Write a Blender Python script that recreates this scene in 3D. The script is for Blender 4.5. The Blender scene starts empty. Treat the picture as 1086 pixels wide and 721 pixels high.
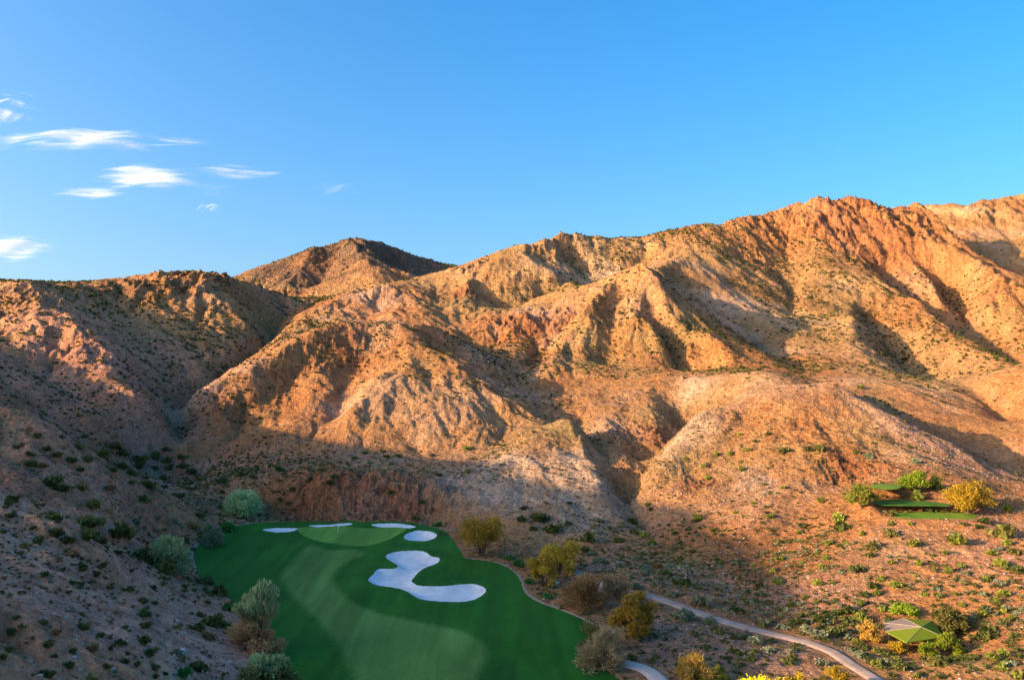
import bpy, math, random, time
import numpy as np
T00 = time.time()
F = 900.0; CX = 543.0; CY = 360.5; CZ = 59.0        # camera model in the photo's own pixels (1086 x 721)
def P(u, v, D, dz=0.0):
    return ((u-CX)/F*D, D, CZ-(v-CY)/F*D+dz)
def G(u, v, z=0.0):                                  # point on the level z seen at pixel (u, v)
    D = (CZ-z)*F/(v-CY)
    return ((u-CX)/F*D, D)

# ------------------------------------------------------------------ terrain skeleton: crest and valley lines
# every line: list of (u, v, distance); optional height offset
LINES = [
 # left hill, near spur and far hill with the col between them
 ([(-260,285,640),(-170,292,580),(-80,296,520),(0,297,470),(20,296,465),(40,310,445),(58,328,425),(75,348,405),(110,378,385),(128,395,370),(160,425,350),(178,452,338)],0),
 ([(20,296,465),(50,300,480),(72,304,500),(92,304,520),(120,298,540),(150,294,560),(185,290,575),(205,287,580),(222,289,580),(240,296,585),(262,305,590),(300,317,600),(335,327,610),(380,338,620)],0),
 ([(95,308,508),(130,337,480),(150,357,458),(162,382,432),(180,410,405),(190,440,385),(190,470,360),(170,500,335),(150,530,300)],-2),
 ([(150,294,560),(150,320,530),(165,345,500)],2),
 ([(215,290,578),(238,325,545),(255,350,520),(268,380,490),(262,400,465)],1),
 ([(300,330,590),(290,350,550),(285,370,515),(250,400,450),(215,420,412),(192,440,388)],-2),
 ([(-40,330,440),(0,360,400),(30,390,370),(60,420,345),(100,450,320)],0),
 ([(-60,420,260),(0,450,262),(50,478,275),(100,510,285),(140,535,285)],0),
 # big front hill left of centre: crest, spurs and gullies
 ([(150,440,365),(180,421,375),(230,404,385),(280,384,400),(305,368,415),(330,355,425),(363,342,440),(395,337,450),(418,341,450),(456,349,455),(470,358,458)],0),
 ([(395,340,448),(370,385,415),(345,415,390),(315,445,365),(290,466,345)],-.5),
 ([(340,375,420),(325,400,405),(300,425,392),(270,450,370),(230,480,345),(200,510,320)],-.3),
 ([(280,386,398),(250,410,388),(222,435,375),(200,462,352)],1),
 ([(395,360,440),(378,402,412),(362,444,378),(345,475,345)],.3),
 ([(425,345,448),(436,372,430),(412,398,406),(385,432,374),(370,465,350)],1),
 ([(436,372,430),(456,377,425),(477,384,420),(492,400,410),(512,427,390),(530,460,365),(537,480,345)],1),
 ([(455,400,410),(450,440,375),(440,475,348)],2),
 ([(470,372,448),(500,392,442),(540,408,432)],-3),
 # valley behind it and down past the small peak to the wash
 ([(505,362,520),(520,374,495),(545,388,475),(562,402,450),(580,416,425),(605,440,398),(620,460,372),(640,490,337),(655,515,310),(668,538,290),(690,560,270)],-2.2),
 ([(690,560,270),(722,588,235),(760,610,218),(800,640,195)],-.5),
 ([(510,492,320),(540,478,335),(565,464,345),(585,454,352),(600,448,355),(612,465,340),(625,487,322),(638,512,300),(650,537,281)],0),
 ([(530,510,300),(520,538,278)],0),
 ([(240,512,302),(285,514,297),(330,516,294),(365,515,293),(400,513,293),(450,516,291),(480,528,284)],0.5),
 ([(240,545,288),(290,549,284),(330,551,283),(400,551,280),(450,553,278),(478,562,270)],0),
 ([(300,482,335),(360,478,340),(420,480,340),(500,488,332)],0),
 # far pointed peak
 ([(225,312,900),(258,298,900),(275,287,920),(300,275,940),(330,264,950),(352,259,950),(372,255,950),(395,257,1000),(415,266,1050),(440,277,1090),(465,283,1120),(500,287,1130),(560,290,1130)],0),
 ([(372,255,950),(378,266,900),(388,278,850),(392,292,810),(396,304,780)],3),
 ([(330,264,950),(325,285,890),(310,303,840)],2),
 ([(352,259,950),(350,282,890),(340,305,830)],-4),
 ([(412,275,960),(432,287,900),(455,296,850)],-7),
 ([(240,318,760),(330,325,720),(400,318,740),(470,300,790)],-8),
 # long ridge falling left from the main skyline
 ([(550,262,720),(525,270,705),(490,284,690),(460,292,670),(430,300,650),(370,311,600),(335,330,560),(312,355,520),(305,362,480)],0),
 ([(400,318,590),(410,328,560),(400,336,520)],-4),
 ([(455,305,640),(430,325,580),(418,335,540)],0),
 ([(520,274,695),(495,305,630),(496,325,592),(505,345,552),(530,345,545),(560,342,545),(595,333,560),(622,312,580),(660,288,590),(683,283,580)],0),
 ([(480,300,650),(468,325,590),(470,345,530)],-2),
 ([(505,315,630),(540,322,610),(565,312,635),(600,306,660)],-5),
 ([(550,263,720),(562,278,695),(580,292,670),(606,305,645)],2),
 ([(600,268,740),(622,285,700),(635,297,655)],-6),
 # main skyline
 ([(488,284,700),(510,276,705),(530,268,712),(550,262,720),(580,253,735),(600,250,745),(625,251,760),(650,256,770),(680,254,785),(700,248,795),(720,243,800),(740,239,805),(770,240,810),(800,233,825),(830,228,838),(845,220,845),(860,212,850),(872,209,850),(885,209,850),(905,214,850),(930,221,850),(945,221,850),(965,218,850),(985,222,848)],0),
 ([(690,284,640),(700,283,655),(722,272,710),(740,255,760)],0),
 ([(640,297,650),(660,280,690),(685,268,740)],-6),
 # centre peak: front ribs
 ([(683,283,580),(690,300,566),(696,320,550),(716,337,528),(740,355,508),(760,375,490),(778,398,470)],2),
 ([(685,352,545),(706,375,515),(728,398,485)],-4),
 ([(694,320,552),(702,342,535),(720,368,515),(742,400,480)],2),
 ([(711,341,536),(735,366,512),(757,396,482)],-3),
 ([(683,284,580),(680,320,560),(688,350,530),(705,392,490)],3),
 ([(683,284,580),(660,302,575),(630,335,550),(600,368,510),(580,402,462)],2),
 ([(610,325,555),(592,350,530),(572,385,490)],-3),
 ([(660,320,560),(645,350,530),(640,385,490)],-3),
 # shoulder in front of it, cliffed gullies
 ([(600,420,430),(640,405,450),(700,402,440),(750,402,430),(790,396,425),(805,391,420),(830,398,410)],0),
 ([(600,440,410),(640,453,387),(668,464,372),(690,463,370),(712,466,370)],1),
 ([(715,417,425),(732,445,392),(712,478,352),(690,502,325),(672,530,295)],-3),
 ([(700,402,440),(690,430,410),(680,458,376)],1),
 ([(692,498,345),(668,488,352)],-2),
 ([(640,455,385),(650,485,345),(660,508,315)],2),
 ([(712,466,370),(702,484,345),(692,502,320)],2),
 ([(672,468,370),(676,488,345),(674,512,312)],1.5),
 # right-hand knoll: spines and flanks
 ([(875,402,345),(850,405,347),(830,412,345),(790,425,340),(750,440,335),(720,468,325),(700,490,312),(687,508,300),(680,530,285)],0),
 ([(875,402,345),(890,412,343),(920,440,322),(935,463,307),(952,482,292),(975,500,278)],0),
 ([(800,450,328),(780,500,300),(762,560,262)],0),
 ([(850,470,312),(820,520,282),(800,575,245)],1),
 ([(870,525,275),(850,560,255),(835,590,235)],1),
 ([(895,500,288),(905,522,268)],-2),
 ([(925,425,352),(965,455,336),(1001,478,320),(1040,500,302),(1090,520,285)],0),
 ([(990,493,294),(1030,508,278),(1080,530,262)],0),
 # valley behind the knoll
 ([(715,293,665),(728,305,652),(747,322,638),(772,344,612),(799,364,575),(824,381,530),(850,387,480),(880,405,435),(930,428,400),(1000,452,380),(1070,490,345),(1140,540,300)],-2.5),
 # main right slope: ribs and gullies
 ([(880,211,850),(872,255,780),(866,300,715),(858,340,650),(850,372,560)],2),
 ([(800,250,800),(800,290,720),(820,335,640)],0),
 ([(830,245,810),(838,290,735),(842,335,655)],-3),
 ([(905,230,820),(908,280,740),(905,330,660),(900,385,520)],1),
 ([(938,287,745),(960,306,710),(980,323,675),(1022,348,620),(1085,372,560),(1140,392,520)],-9),
 ([(920,285,745),(945,315,690),(980,342,635),(1030,372,570),(1090,400,510)],2),
 ([(922,332,660),(940,358,615),(968,385,560),(990,400,525)],-8),
 ([(905,345,640),(930,380,570),(955,405,510)],1),
 ([(991,300,740),(1004,325,690),(1015,342,645)],-7),
 ([(975,290,755),(990,312,710),(1002,332,670)],3),
 ([(1019,312,720),(1035,338,665),(1055,358,610)],-7),
 ([(1005,295,745),(1028,322,700),(1045,345,650)],3),
 ([(965,219,850),(978,228,835),(990,238,815),(1005,262,770),(1030,290,715),(1060,310,685),(1100,333,640)],3),
 ([(1005,232,880),(1040,262,830),(1075,298,780),(1120,325,740)],-14),
 ([(1030,412,480),(1060,440,440),(1090,470,400)],0),
 ([(930,222,1120),(962,220,1090),(985,217,1065),(1010,216,1050),(1025,222,1040),(1040,216,1030),(1062,213,1010),(1086,207,1000),(1140,198,980),(1250,190,950)],0),
 ([(1010,218,1050),(1020,240,960)],2),
 ([(1062,214,1010),(1065,245,930),(1085,270,880)],3),
 # hillside at the left foreground
 ([(-120,420,235),(-60,431,232),(0,443,226),(40,458,228),(80,484,230),(105,520,232),(125,553,232),(150,580,225),(180,598,220),(203,612,213)],0),
 ([(0,520,190),(60,560,190),(120,600,190),(180,640,180)],0),
 ([(-40,600,145),(40,620,150),(120,640,162),(200,655,172)],0),
 ([(-150,721,92),(0,721,106),(100,721,124),(200,721,138)],0),
 ([(-60,900,60),(100,900,78),(300,860,95)],0),
 # right foreground
 ([(940,556,229),(1000,556,229),(1045,554,230),(1100,545,238)],0),
 ([(945,575,217),(1000,575,216),(1040,575,216)],0),
 ([(928,524,250),(960,522,250),(1010,525,247)],0),
 ([(925,507,266),(960,505,268),(1000,505,268)],0),
 ([(920,690,164),(960,690,163),(1000,690,163)],0),
 ([(1010,600,200),(950,600,202),(880,605,208),(830,615,208)],0),
 ([(1150,560,225),(1086,575,215),(1050,600,198)],0),
 ([(1150,660,165),(1086,660,168),(1000,660,172),(930,660,174)],0),
 ([(1150,760,125),(1000,750,130),(850,750,135)],0),
 ([(560,600,228),(600,600,226),(650,600,222),(700,625,200),(760,650,183),(850,680,164),(950,715,149)],0),
 ([(620,655,181),(700,690,161),(780,715,150)],0),
]
WORLD = [  # far behind and beside the frame: (x, y, z)
 [(-60,-60,30),(-160,-60,60),(-250,-50,82),(-330,-14,84),(-330,2,94),(-330,14,103),(-331,45,109),(-332,86,114),(-330,135,117),(-330,191,103),(-330,242,90),(-330,262,84),(-330,310,82),(-330,405,83),(-335,433,91),(-365,485,92),(-430,560,96)],
 [(-60,-60,30),(40,-120,18),(180,-160,30),(330,-100,60)],
 [(0,0,8),(40,60,0),(80,100,-1)],[(-30,20,16),(-70,60,30)],
 [(260,60,30),(330,160,40),(380,260,50)],[(420,350,60),(560,500,120),(640,640,200)],
 [(-900,-400,60),(-900,200,80),(-800,700,70),(-700,1000,60)],[(-600,600,110),(-560,760,90)],
 [(-300,1350,60),(0,1400,60),(300,1400,70),(700,1350,80)],
 [(-200,1180,100),(0,1180,90)],[(100,1080,90),(300,1080,100)],
 [(1000,0,90),(1000,500,110),(950,900,150)],[(0,-400,10),(500,-400,40),(-500,-400,60)],
]
SUNH = (-0.94, -0.34)
# turf outline on level ground
TURF_PX=[(208,600),(206,590),(212,580),(226,571),(243,563),(262,557.5),(285,554),(320,552.6),(360,552.2),(400,552.2),(430,553.5),(452,557),(468,562),(479,571),(488,583),(494,592),(513,594),(532,598),(545,606),(552,616),(556,628),(570,638),(592,646),(616,655),(630,664),(634,676),(630,690),(640,706),(665,724),(700,745),(720,800),(300,800),(296,760),(292,735),(288,712),(284,690),(276,668),(262,650),(245,636),(226,626),(212,614)]
TURF=[G(u,v) for u,v in TURF_PX]

def sstep(a,b,x):
    t=np.clip((x-a)/(b-a),0,1); return t*t*(3-2*t)
def smooth_closed(pts, step=1.5):
    p=np.array(pts,float); n=len(p); out=[]
    for i in range(n):
        a,b,c,d=p[i-1],p[i],p[(i+1)%n],p[(i+2)%n]
        k=max(2,int(np.hypot(*(c-b)[:2])/step))
        for t in np.linspace(0,1,k,endpoint=False):
            out.append(0.5*((2*b)+(-a+c)*t+(2*a-5*b+4*c-d)*t*t+(-a+3*b-3*c+d)*t**3))
    return np.array(out)
def smooth_open(pts, step=1.5):
    p=np.array(pts,float); p=np.vstack([2*p[0]-p[1],p,2*p[-1]-p[-2]]); out=[]
    for i in range(1,len(p)-2):
        a,b,c,d=p[i-1],p[i],p[i+1],p[i+2]
        k=max(2,int(np.hypot(*(c-b)[:2])/step))
        for t in np.linspace(0,1,k,endpoint=False):
            out.append(0.5*((2*b)+(-a+c)*t+(2*a-5*b+4*c-d)*t*t+(-a+3*b-3*c+d)*t**3))
    out.append(p[-2]); return np.array(out)
def in_poly(x,y,poly):
    x=np.asarray(x,float); y=np.asarray(y,float); r=np.zeros(x.shape,bool); n=len(poly)
    for i in range(n):
        x0,y0=poly[i][:2]; x1,y1=poly[(i+1)%n][:2]
        if y0==y1: continue
        c=((y0>y)!=(y1>y)); c&= x < (x1-x0)*(y-y0)/(y1-y0)+x0
        r^=c
    return r
def dist_line(x,y,pts,closed=False):
    """distance to a polyline (and the interpolated 3rd coordinate, if any)"""
    x=np.asarray(x,float); y=np.asarray(y,float); best=np.full(x.shape,1e9); zz=np.zeros(x.shape)
    n=len(pts); m=n if closed else n-1
    for i in range(m):
        a=pts[i]; b=pts[(i+1)%n]; dx=b[0]-a[0]; dy=b[1]-a[1]; L=dx*dx+dy*dy+1e-9
        t=np.clip(((x-a[0])*dx+(y-a[1])*dy)/L,0,1)
        d=np.hypot(x-a[0]-t*dx,y-a[1]-t*dy); w=d<best
        best=np.where(w,d,best)
        if len(a)>2: zz=np.where(w,a[2]+t*(b[2]-a[2]),zz)
    return best,zz
TURF_S=smooth_closed(TURF,3.0)
# ------------------------------------------------------------------ base surface: relaxation between the lines
X0,X1,Y0,Y1=-1040.,1040.,-480.,1520.; CELL=4.0
def rasterise(cell):
    nx=int((X1-X0)/cell)+1; ny=int((Y1-Y0)/cell)+1
    S=np.zeros((ny,nx)); N=np.zeros((ny,nx))
    def put(pts):
        for a,b in zip(pts[:-1],pts[1:]):
            k=max(2,int(math.dist(a[:2],b[:2])/(cell*0.5))+1)
            for t in np.linspace(0,1,k):
                x=a[0]+(b[0]-a[0])*t; y=a[1]+(b[1]-a[1])*t; z=a[2]+(b[2]-a[2])*t
                i=int(round((x-X0)/cell)); j=int(round((y-Y0)/cell))
                if 0<=i<nx and 0<=j<ny: S[j,i]+=z; N[j,i]+=1
    for pts,dz in LINES: put([P(*p,dz*1.8) for p in pts])
    for pts in WORLD: put(pts)
    yy,xx=np.meshgrid(Y0+np.arange(ny)*cell,X0+np.arange(nx)*cell,indexing='ij')
    m=in_poly(xx,yy,TURF_S); S[m]=0; N[m]=1
    return S,N
def solve():
    Z=None
    for cell,it in ((64,400),(32,300),(16,300),(8,300),(4,260)):
        S,N=rasterise(cell); fix=N>0; V=np.where(fix,S/np.maximum(N,1),0)
        if Z is None: Z=np.full(S.shape,60.0)
        else:
            ny,nx=S.shape; jj=np.clip(np.arange(ny)/(ny-1)*(Z.shape[0]-1),0,Z.shape[0]-1.001); ii=np.clip(np.arange(nx)/(nx-1)*(Z.shape[1]-1),0,Z.shape[1]-1.001)
            j0=jj.astype(int); i0=ii.astype(int); fj=(jj-j0)[:,None]; fi=(ii-i0)[None]
            Z=(Z[j0][:,i0]*(1-fj)+Z[j0+1][:,i0]*fj)*(1-fi)+(Z[j0][:,i0+1]*(1-fj)+Z[j0+1][:,i0+1]*fj)*fi
        Z=np.where(fix,V,Z)
        ny,nx=Z.shape; yy,xx=np.meshgrid(Y0+np.arange(ny)*cell,X0+np.arange(nx)*cell,indexing='ij')
        bulge=0.0045*cell*cell/4*sstep(245,300,yy)*sstep(900,800,yy)*sstep(-200,-120,xx)*sstep(430,380,xx)
        par=(np.add.outer(np.arange(ny),np.arange(nx))%2)
        for k in range(it):
            for c in (0,1):
                Q=np.pad(Z,1,mode='edge'); A=(Q[:-2,1:-1]+Q[2:,1:-1]+Q[1:-1,:-2]+Q[1:-1,2:])*0.25+bulge
                w=1.7 if k<it-20 else 1.0
                Z=np.where((~fix)&(par==c),Z+w*(A-Z),Z)
    return Z
def blur(Z,n=1):
    for _ in range(n):
        Q=np.pad(Z,1,mode='edge'); Z=(Q[:-2,1:-1]+2*Q[1:-1,1:-1]+Q[2:,1:-1])/4
        Q=np.pad(Z,1,mode='edge'); Z=(Q[1:-1,:-2]+2*Q[1:-1,1:-1]+Q[1:-1,2:])/4
    return Z
BASE=blur(solve(),1)
GXs=blur(np.gradient(BASE,CELL,axis=1),6); GYs=blur(np.gradient(BASE,CELL,axis=0),6)
def samp(A,x,y):                                     # quadratic-free smooth (cubic B-spline) lookup
    fx=np.clip((x-X0)/CELL,2,A.shape[1]-4); fy=np.clip((y-Y0)/CELL,2,A.shape[0]-4)
    ix=fx.astype(int); iy=fy.astype(int); tx=fx-ix; ty=fy-iy
    def w(t): return ((1-t)**3/6,(3*t**3-6*t*t+4)/6,(-3*t**3+3*t*t+3*t+1)/6,t**3/6)
    wx=w(tx); wy=w(ty); r=0
    for j in range(4):
        for i in range(4): r=r+A[iy+j-1,ix+i-1]*wy[j]*wx[i]
    return r
# ------------------------------------------------------------------ noise
def h2(ix,iy,s):
    ix=(ix.astype(np.int64)).astype(np.uint64); iy=(iy.astype(np.int64)).astype(np.uint64)
    n=(ix*np.uint64(374761393)+iy*np.uint64(668265263)+np.uint64(s*2246822519+3266489917))&np.uint64(0xffffffff)
    n=((n^(n>>np.uint64(13)))*np.uint64(1274126177))&np.uint64(0xffffffff)
    n=((n^(n>>np.uint64(16)))*np.uint64(2654435761))&np.uint64(0xffffffff)
    n=n^(n>>np.uint64(15))
    return n.astype(np.float64)/4294967295.0
def vnoise(x,y,s=0):
    ix=np.floor(x); iy=np.floor(y); fx=x-ix; fy=y-iy; fx=fx*fx*fx*(fx*(fx*6-15)+10); fy=fy*fy*fy*(fy*(fy*6-15)+10)
    a=h2(ix,iy,s);b=h2(ix+1,iy,s);c=h2(ix,iy+1,s);d=h2(ix+1,iy+1,s)
    return (a*(1-fx)+b*fx)*(1-fy)+(c*(1-fx)+d*fx)*fy
def fbm(x,y,o=4,s=0,g=0.5):
    r=0;a=1;t=0
    for k in range(o):
        r=r+a*(vnoise(x,y,s+k*17)-0.5)*2; t+=a; a*=g; x,y=(x*1.6-y*1.2)+13.7,(x*1.2+y*1.6)+7.3
    return r/t
def ridged(x,y,o=4,s=0):
    r=0;a=1;t=0
    for k in range(o):
        r=r+a*(1-np.abs(vnoise(x,y,s+k*17)-0.5)*2)**2; t+=a; a*=0.55; x,y=(x*1.6-y*1.2)+3.7,(x*1.2+y*1.6)+17.3
    return r/t
# rock outcrops: (u, v, D, radius m, strength, squash)
CRAGS=[(880,228,835,62,6.0),(840,245,800,45,4.6),(930,240,825,50,6.0),(965,245,800,45,6.0),(905,265,780,45,5),(800,300,745,30,3),
 (960,300,715,40,3),(585,262,725,40,3),(500,280,680,25,2.5),(395,262,945,60,2.0),(330,275,910,45,1.5),(470,285,1000,60,1.8),
 (495,310,620,16,3.0),(540,350,540,26,2.5),(590,345,548,20,2.5),(690,470,366,22,2.6),(730,440,395,20,1.8),(905,493,285,14,3.2),(735,515,292,9,2),
 (400,532,286,20,2.6),(365,532,287,16,2.6),(335,535,288,14,2.0),(432,532,286,14,2.6),(460,535,284,12,2.2),(180,315,545,35,3),(210,300,570,35,3),(30,320,440,35,2.5),(90,380,390,30,2.0),
 (860,466,312,10,1.6),(300,425,390,14,1.5),(220,440,372,14,2.0),(330,390,410,20,1.8),(375,370,428,18,2.0),(650,500,322,14,2.0),(670,505,318,12,2.0),
 (1060,550,232,14,0.8),(1060,235,960,60,4),(1010,232,900,40,4),(100,530,238,16,1.0),(860,470,310,8,1.5),(560,465,345,10,0.8),(25,510,200,16,1.2)]
CR=[(P(u,v,D)[0],D,r,s) for u,v,D,r,s in CRAGS]
def crag(x,y,big=None):
    c=np.zeros(x.shape)
    for cx,cy,r,s in CR:
        if big is not None and (r>=28)!=big: continue
        m=(np.abs(x-cx)<r*2.2)&(np.abs(y-cy)<r*2.2)
        if m.any(): c[m]=np.maximum(c[m],s*np.exp(-((x[m]-cx)**2+(y[m]-cy)**2)/(r*r*0.8)))
    return c
# tee pads: outline in pixels, level
PADS=[('T1',16.2,[(926,513.4),(951,513.2),(956,515.5),(950,518),(930,518)]),
      ('T2',12.6,[(932,530.4),(960,530.2),(985,531.5),(1004,533.5),(1006,536),(985,536),(950,535.6),(932,534.5)]),
      ('T3',10.6,[(950,543.5),(975,542.6),(1005,543.2),(1030,544.2),(1036,547),(1030,549.8),(1000,549.6),(970,549.4),(950,548)])]
PADW=[(z,smooth_closed([G(u,v,z) for u,v in pts],1.0)) for _,z,pts in PADS]
PATH=[(596,604),(610,606),(625,612),(640,619),(665,626),(690,631),(712,638),(735,647),(765,657),(800,666),(835,674),(862,682),(885,692),(900,703),(925,718),(965,740)]
PATH2=[(662,702),(680,706),(694,714),(704,726),(712,745)]
SHEL=(P(966,688,163)[0],165.5)
BUNK_PX=[
 ('front','large white sand bunker shaped like a bent boot, right of the fairway',[(409,591.5),(414.4,587.2),(427,585),(448,585),(457,590.4),(466,593.5),(463,599),(448,605),(439,613.7),(436.6,618),(446,622.8),(469.5,623),(486,621),(501,620),(512,623),(515,628),(503,636),(486,639),(457,638.5),(442,635),(431,628.5),(418.6,625),(399.6,622),(390.7,616.4),(396.4,609.4),(401.7,604.6),(418.6,604),(421.8,601),(416.5,597.4)]),
 ('rightback','small oval white sand bunker between the large bunker and the putting green',[(428,571),(433,566.4),(443,563.6),(455,564.5),(463,567.5),(460,572),(447,574.6),(433,574)]),
 ('back','flat white sand bunker right of the flagstick behind the putting green',[(394,556.6),(410,555.4),(425,556),(440,558.6),(437,560.8),(420,560.4),(402,559.4)]),
 ('flag','narrow white sand bunker directly behind the flagstick',[(328,557.6),(345,556.8),(358,555.4),(371,554.8),(372,556.8),(352,558.2),(334,559)]),
 ('left','small flat white sand bunker left of the putting green',[(279,562),(290,560.6),(303,560.6),(315,560.8),(312,563.6),(299,565.4),(286,564.2)])]
BUNK=[(l,smooth_closed([G(u,v) for u,v in p],0.7)) for _,l,p in BUNK_PX]
GREEN=smooth_closed([G(u,v) for u,v in [(316,564.5),(335,573.5),(366,578),(390,578.6),(410,574),(424,567.5),(430,562.5),(420,560.8),(393,561),(375,559),(355,559.3),(335,560),(319,561)]],1.0)
FAIR=smooth_closed([G(u,v) for u,v in [(330,579),(350,583),(378,582),(384,588),(366,597),(354,609),(356,622),(372,638),(400,650),(440,659),(480,668),(508,681),(515,694),(508,712),(495,740),(480,800),(385,800),(384,760),(377,721),(366,696),(350,672),(330,650),(308,628),(299,612),(306,598),(318,586)]],1.0)
def golf_relief(x,y):
    r=0.55*fbm(x/28,y/28,2,7)
    for k,(l,b) in enumerate(BUNK):
        cx,cy=b.mean(0)[:2]; near=(np.abs(x-cx)<32)&(np.abs(y-cy)<32)
        if near.any():
            d,_=dist_line(x[near],y[near],b,True); ins=in_poly(x[near],y[near],b)
            dep=1.1 if k<2 else 0.35
            r[near]+=np.where(ins,-dep*sstep(0,2.6,d)+0.12*sstep(1.5,0,d),0.5*sstep(5.0,0,d)-0.3*sstep(0.35,0,d))
    return r
def gullies(x,y,gx,gy,amt):
    """ribs and gullies that run down the local slope, finer ones feeding the larger"""
    h=np.zeros(x.shape); sx=gx.copy(); sy=gy.copy()
    for o,(wl,am) in enumerate(((64,2.7),(34,2.3),(18,1.4),(9.5,0.78),(5,0.42),(2.7,0.2))):
        f=1.0/wl; px=x*f+o*5.17; py=y*f-o*3.31; ix=np.floor(px); iy=np.floor(py); fx=px-ix; fy=py-iy
        L=np.hypot(sx,sy)+1e-6; dx=-sy/L; dy=sx/L                     # across-slope direction
        c=np.zeros(x.shape); s=np.zeros(x.shape); wt=np.zeros(x.shape)+1e-6
        for i in (-1,0,1):
            for j in (-1,0,1):
                ox=i+0.5+(h2(ix+i,iy+j,o*7+1)-0.5)*0.9; oy=j+0.5+(h2(ix+i,iy+j,o*7+2)-0.5)*0.9
                ax=fx-ox; ay=fy-oy; w=np.exp(-(ax*ax+ay*ay)*2.2)
                ph=(ax*dx+ay*dy)*2*np.pi*0.9
                c+=np.cos(ph)*w; s+=np.sin(ph)*w; wt+=w
        c/=wt; s/=wt
        k=am*amt*np.clip(L/0.45,0,1.3)*(0.35+1.3*vnoise(x/(wl*1.7)+o*9,y/(wl*1.7),o+50))
        sh=1-2*(np.arccos(np.clip(c*1.08,-1,1))/np.pi)**(2.3 if o<4 else 1.5)      # broad ribs, sharp narrow gullies
        h+=k*sh
        d=-s*2*np.pi*0.9*f*k*0.8
        sx+=d*dx; sy+=d*dy
    return h
def height(x,y,lod=1.0):
    z=samp(BASE,x,y); gx=samp(GXs,x,y); gy=samp(GYs,x,y)
    dt,_=dist_line(x,y,TURF_S[::3],True); ins=in_poly(x,y,TURF_S)
    off=np.where(ins,0,dt); away=sstep(1.5,22,off)
    amt=away*(0.25+1.25*vnoise(x/75,y/75,5)**1.5+0.25*sstep(600,850,y))
    amt=amt*(1-0.75*np.exp(-(((x-70)/60)**2+((y-175)/45)**2)))
    for hx,hy,hr,hk in ((-45,395,50,.5),(-95,400,45,.3),(130,320,45,.35),(90,420,60,.3)): amt=amt*(1-hk*np.exp(-((x-hx)**2+(y-hy)**2)/(hr*hr)))
    # gentle slopes at the left foreground stay smoother
    amt=amt+0.55*away*sstep(290,240,y)*sstep(-10,-50,x)*(0.4+vnoise(x/28,y/28,6))
    z=z+gullies(x+3*fbm(x/30,y/30,3,3),y+3*fbm(x/30,y/30,3,9),gx,gy,amt)
    slope=np.hypot(gx,gy)
    z=z+away*(fbm(x/26,y/26,4,21)*(0.7+1.3*slope)+fbm(x/10,y/10,3,27)*(0.3+1.0*slope)+fbm(x/4.6,y/4.6,4,31)*(0.26+slope*0.6)+(ridged(x/3.1,y/3.1,3,41)-0.5)*0.38+(ridged(x/15,y/15,4,47)-0.5)*(0.2+1.1*slope))
    for big in (True,False):
      cr=crag(x,y,big); m=cr>0.05; f_=1.0 if big else 0.36
      if m.any():
        xm,ym,cm=x[m],y[m],cr[m]
        s=np.clip(cm*3.2,6,19)
        q=ridged(xm/(21*f_),ym/(34*f_),5,61)-0.5; q2=ridged(xm/(6.5*f_),ym/(9*f_),4,71)-0.5
        t=fbm(xm/9,ym/9,3,81)
        z[m]+=(cm*(q*1.7+np.round(t*4)/4*0.6)+q2*np.minimum(cm,4.5)*1.6)*(1.0 if big else 0.62)
    # flat pads of the tees, benched path
    for pz,pw in PADW:
        near=(np.abs(x-pw[:,0].mean())<50)&(np.abs(y-pw[:,1].mean())<40)
        if near.any():
            xn,yn=x[near],y[near]; d,_=dist_line(xn,yn,pw[::2],True); d=np.where(in_poly(xn,yn,pw),0,d)
            w=1-sstep(1.8,6.5,d); z[near]=z[near]*(1-w)+(pz-0.06)*w
    for line,half in ((PATHW,2.6),(PATH2W,2.6)):
        near=(x>-20)&(x<140)&(y<260)&(y>100)
        if near.any():
            xn,yn=x[near],y[near]; d,zz=dist_line(xn,yn,line)
            w=1-sstep(half+0.3,half+5,d); z[near]=z[near]*(1-w)+(zz-0.25)*w
    d=np.hypot(x-SHEL[0],y-SHEL[1]); w=1-sstep(7,18,d); z=z*(1-w)+(-0.2)*w
    z=z+golf_relief(x,y)*(1-away)
    # turf bed sinks below the turf sheet
    z=np.where(off<0.8, z-0.16*(1-off/0.8), z)-np.where(ins,0.9*sstep(0.4,3.0,dt),0)
    # camera's own surroundings stay below it, far country calms down
    R=np.hypot(x,y-300); fade=sstep(1000,1300,R)
    z=z*(1-fade)+(40+18*fbm(x/400,y/400,3,91))*fade
    return z
def baseline(x,y): return samp(BASE,np.asarray(x,float),np.asarray(y,float))
def pathline(px):
    out=[]
    for u,v in px:
        z=0.0
        for _ in range(25):
            x,y=G(u,v,z); z=float(np.clip(baseline([x],[y])[0],-3,6))
        out.append((x,y,z))
    p=smooth_open(out,2.0)
    k=9; pad=np.pad(p[:,2],k,mode='edge'); p[:,2]=np.convolve(pad,np.ones(2*k+1)/(2*k+1),mode='valid'); return p
PATHW=pathline(PATH); PATH2W=pathline(PATH2)
print('base',time.time()-T00)
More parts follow.
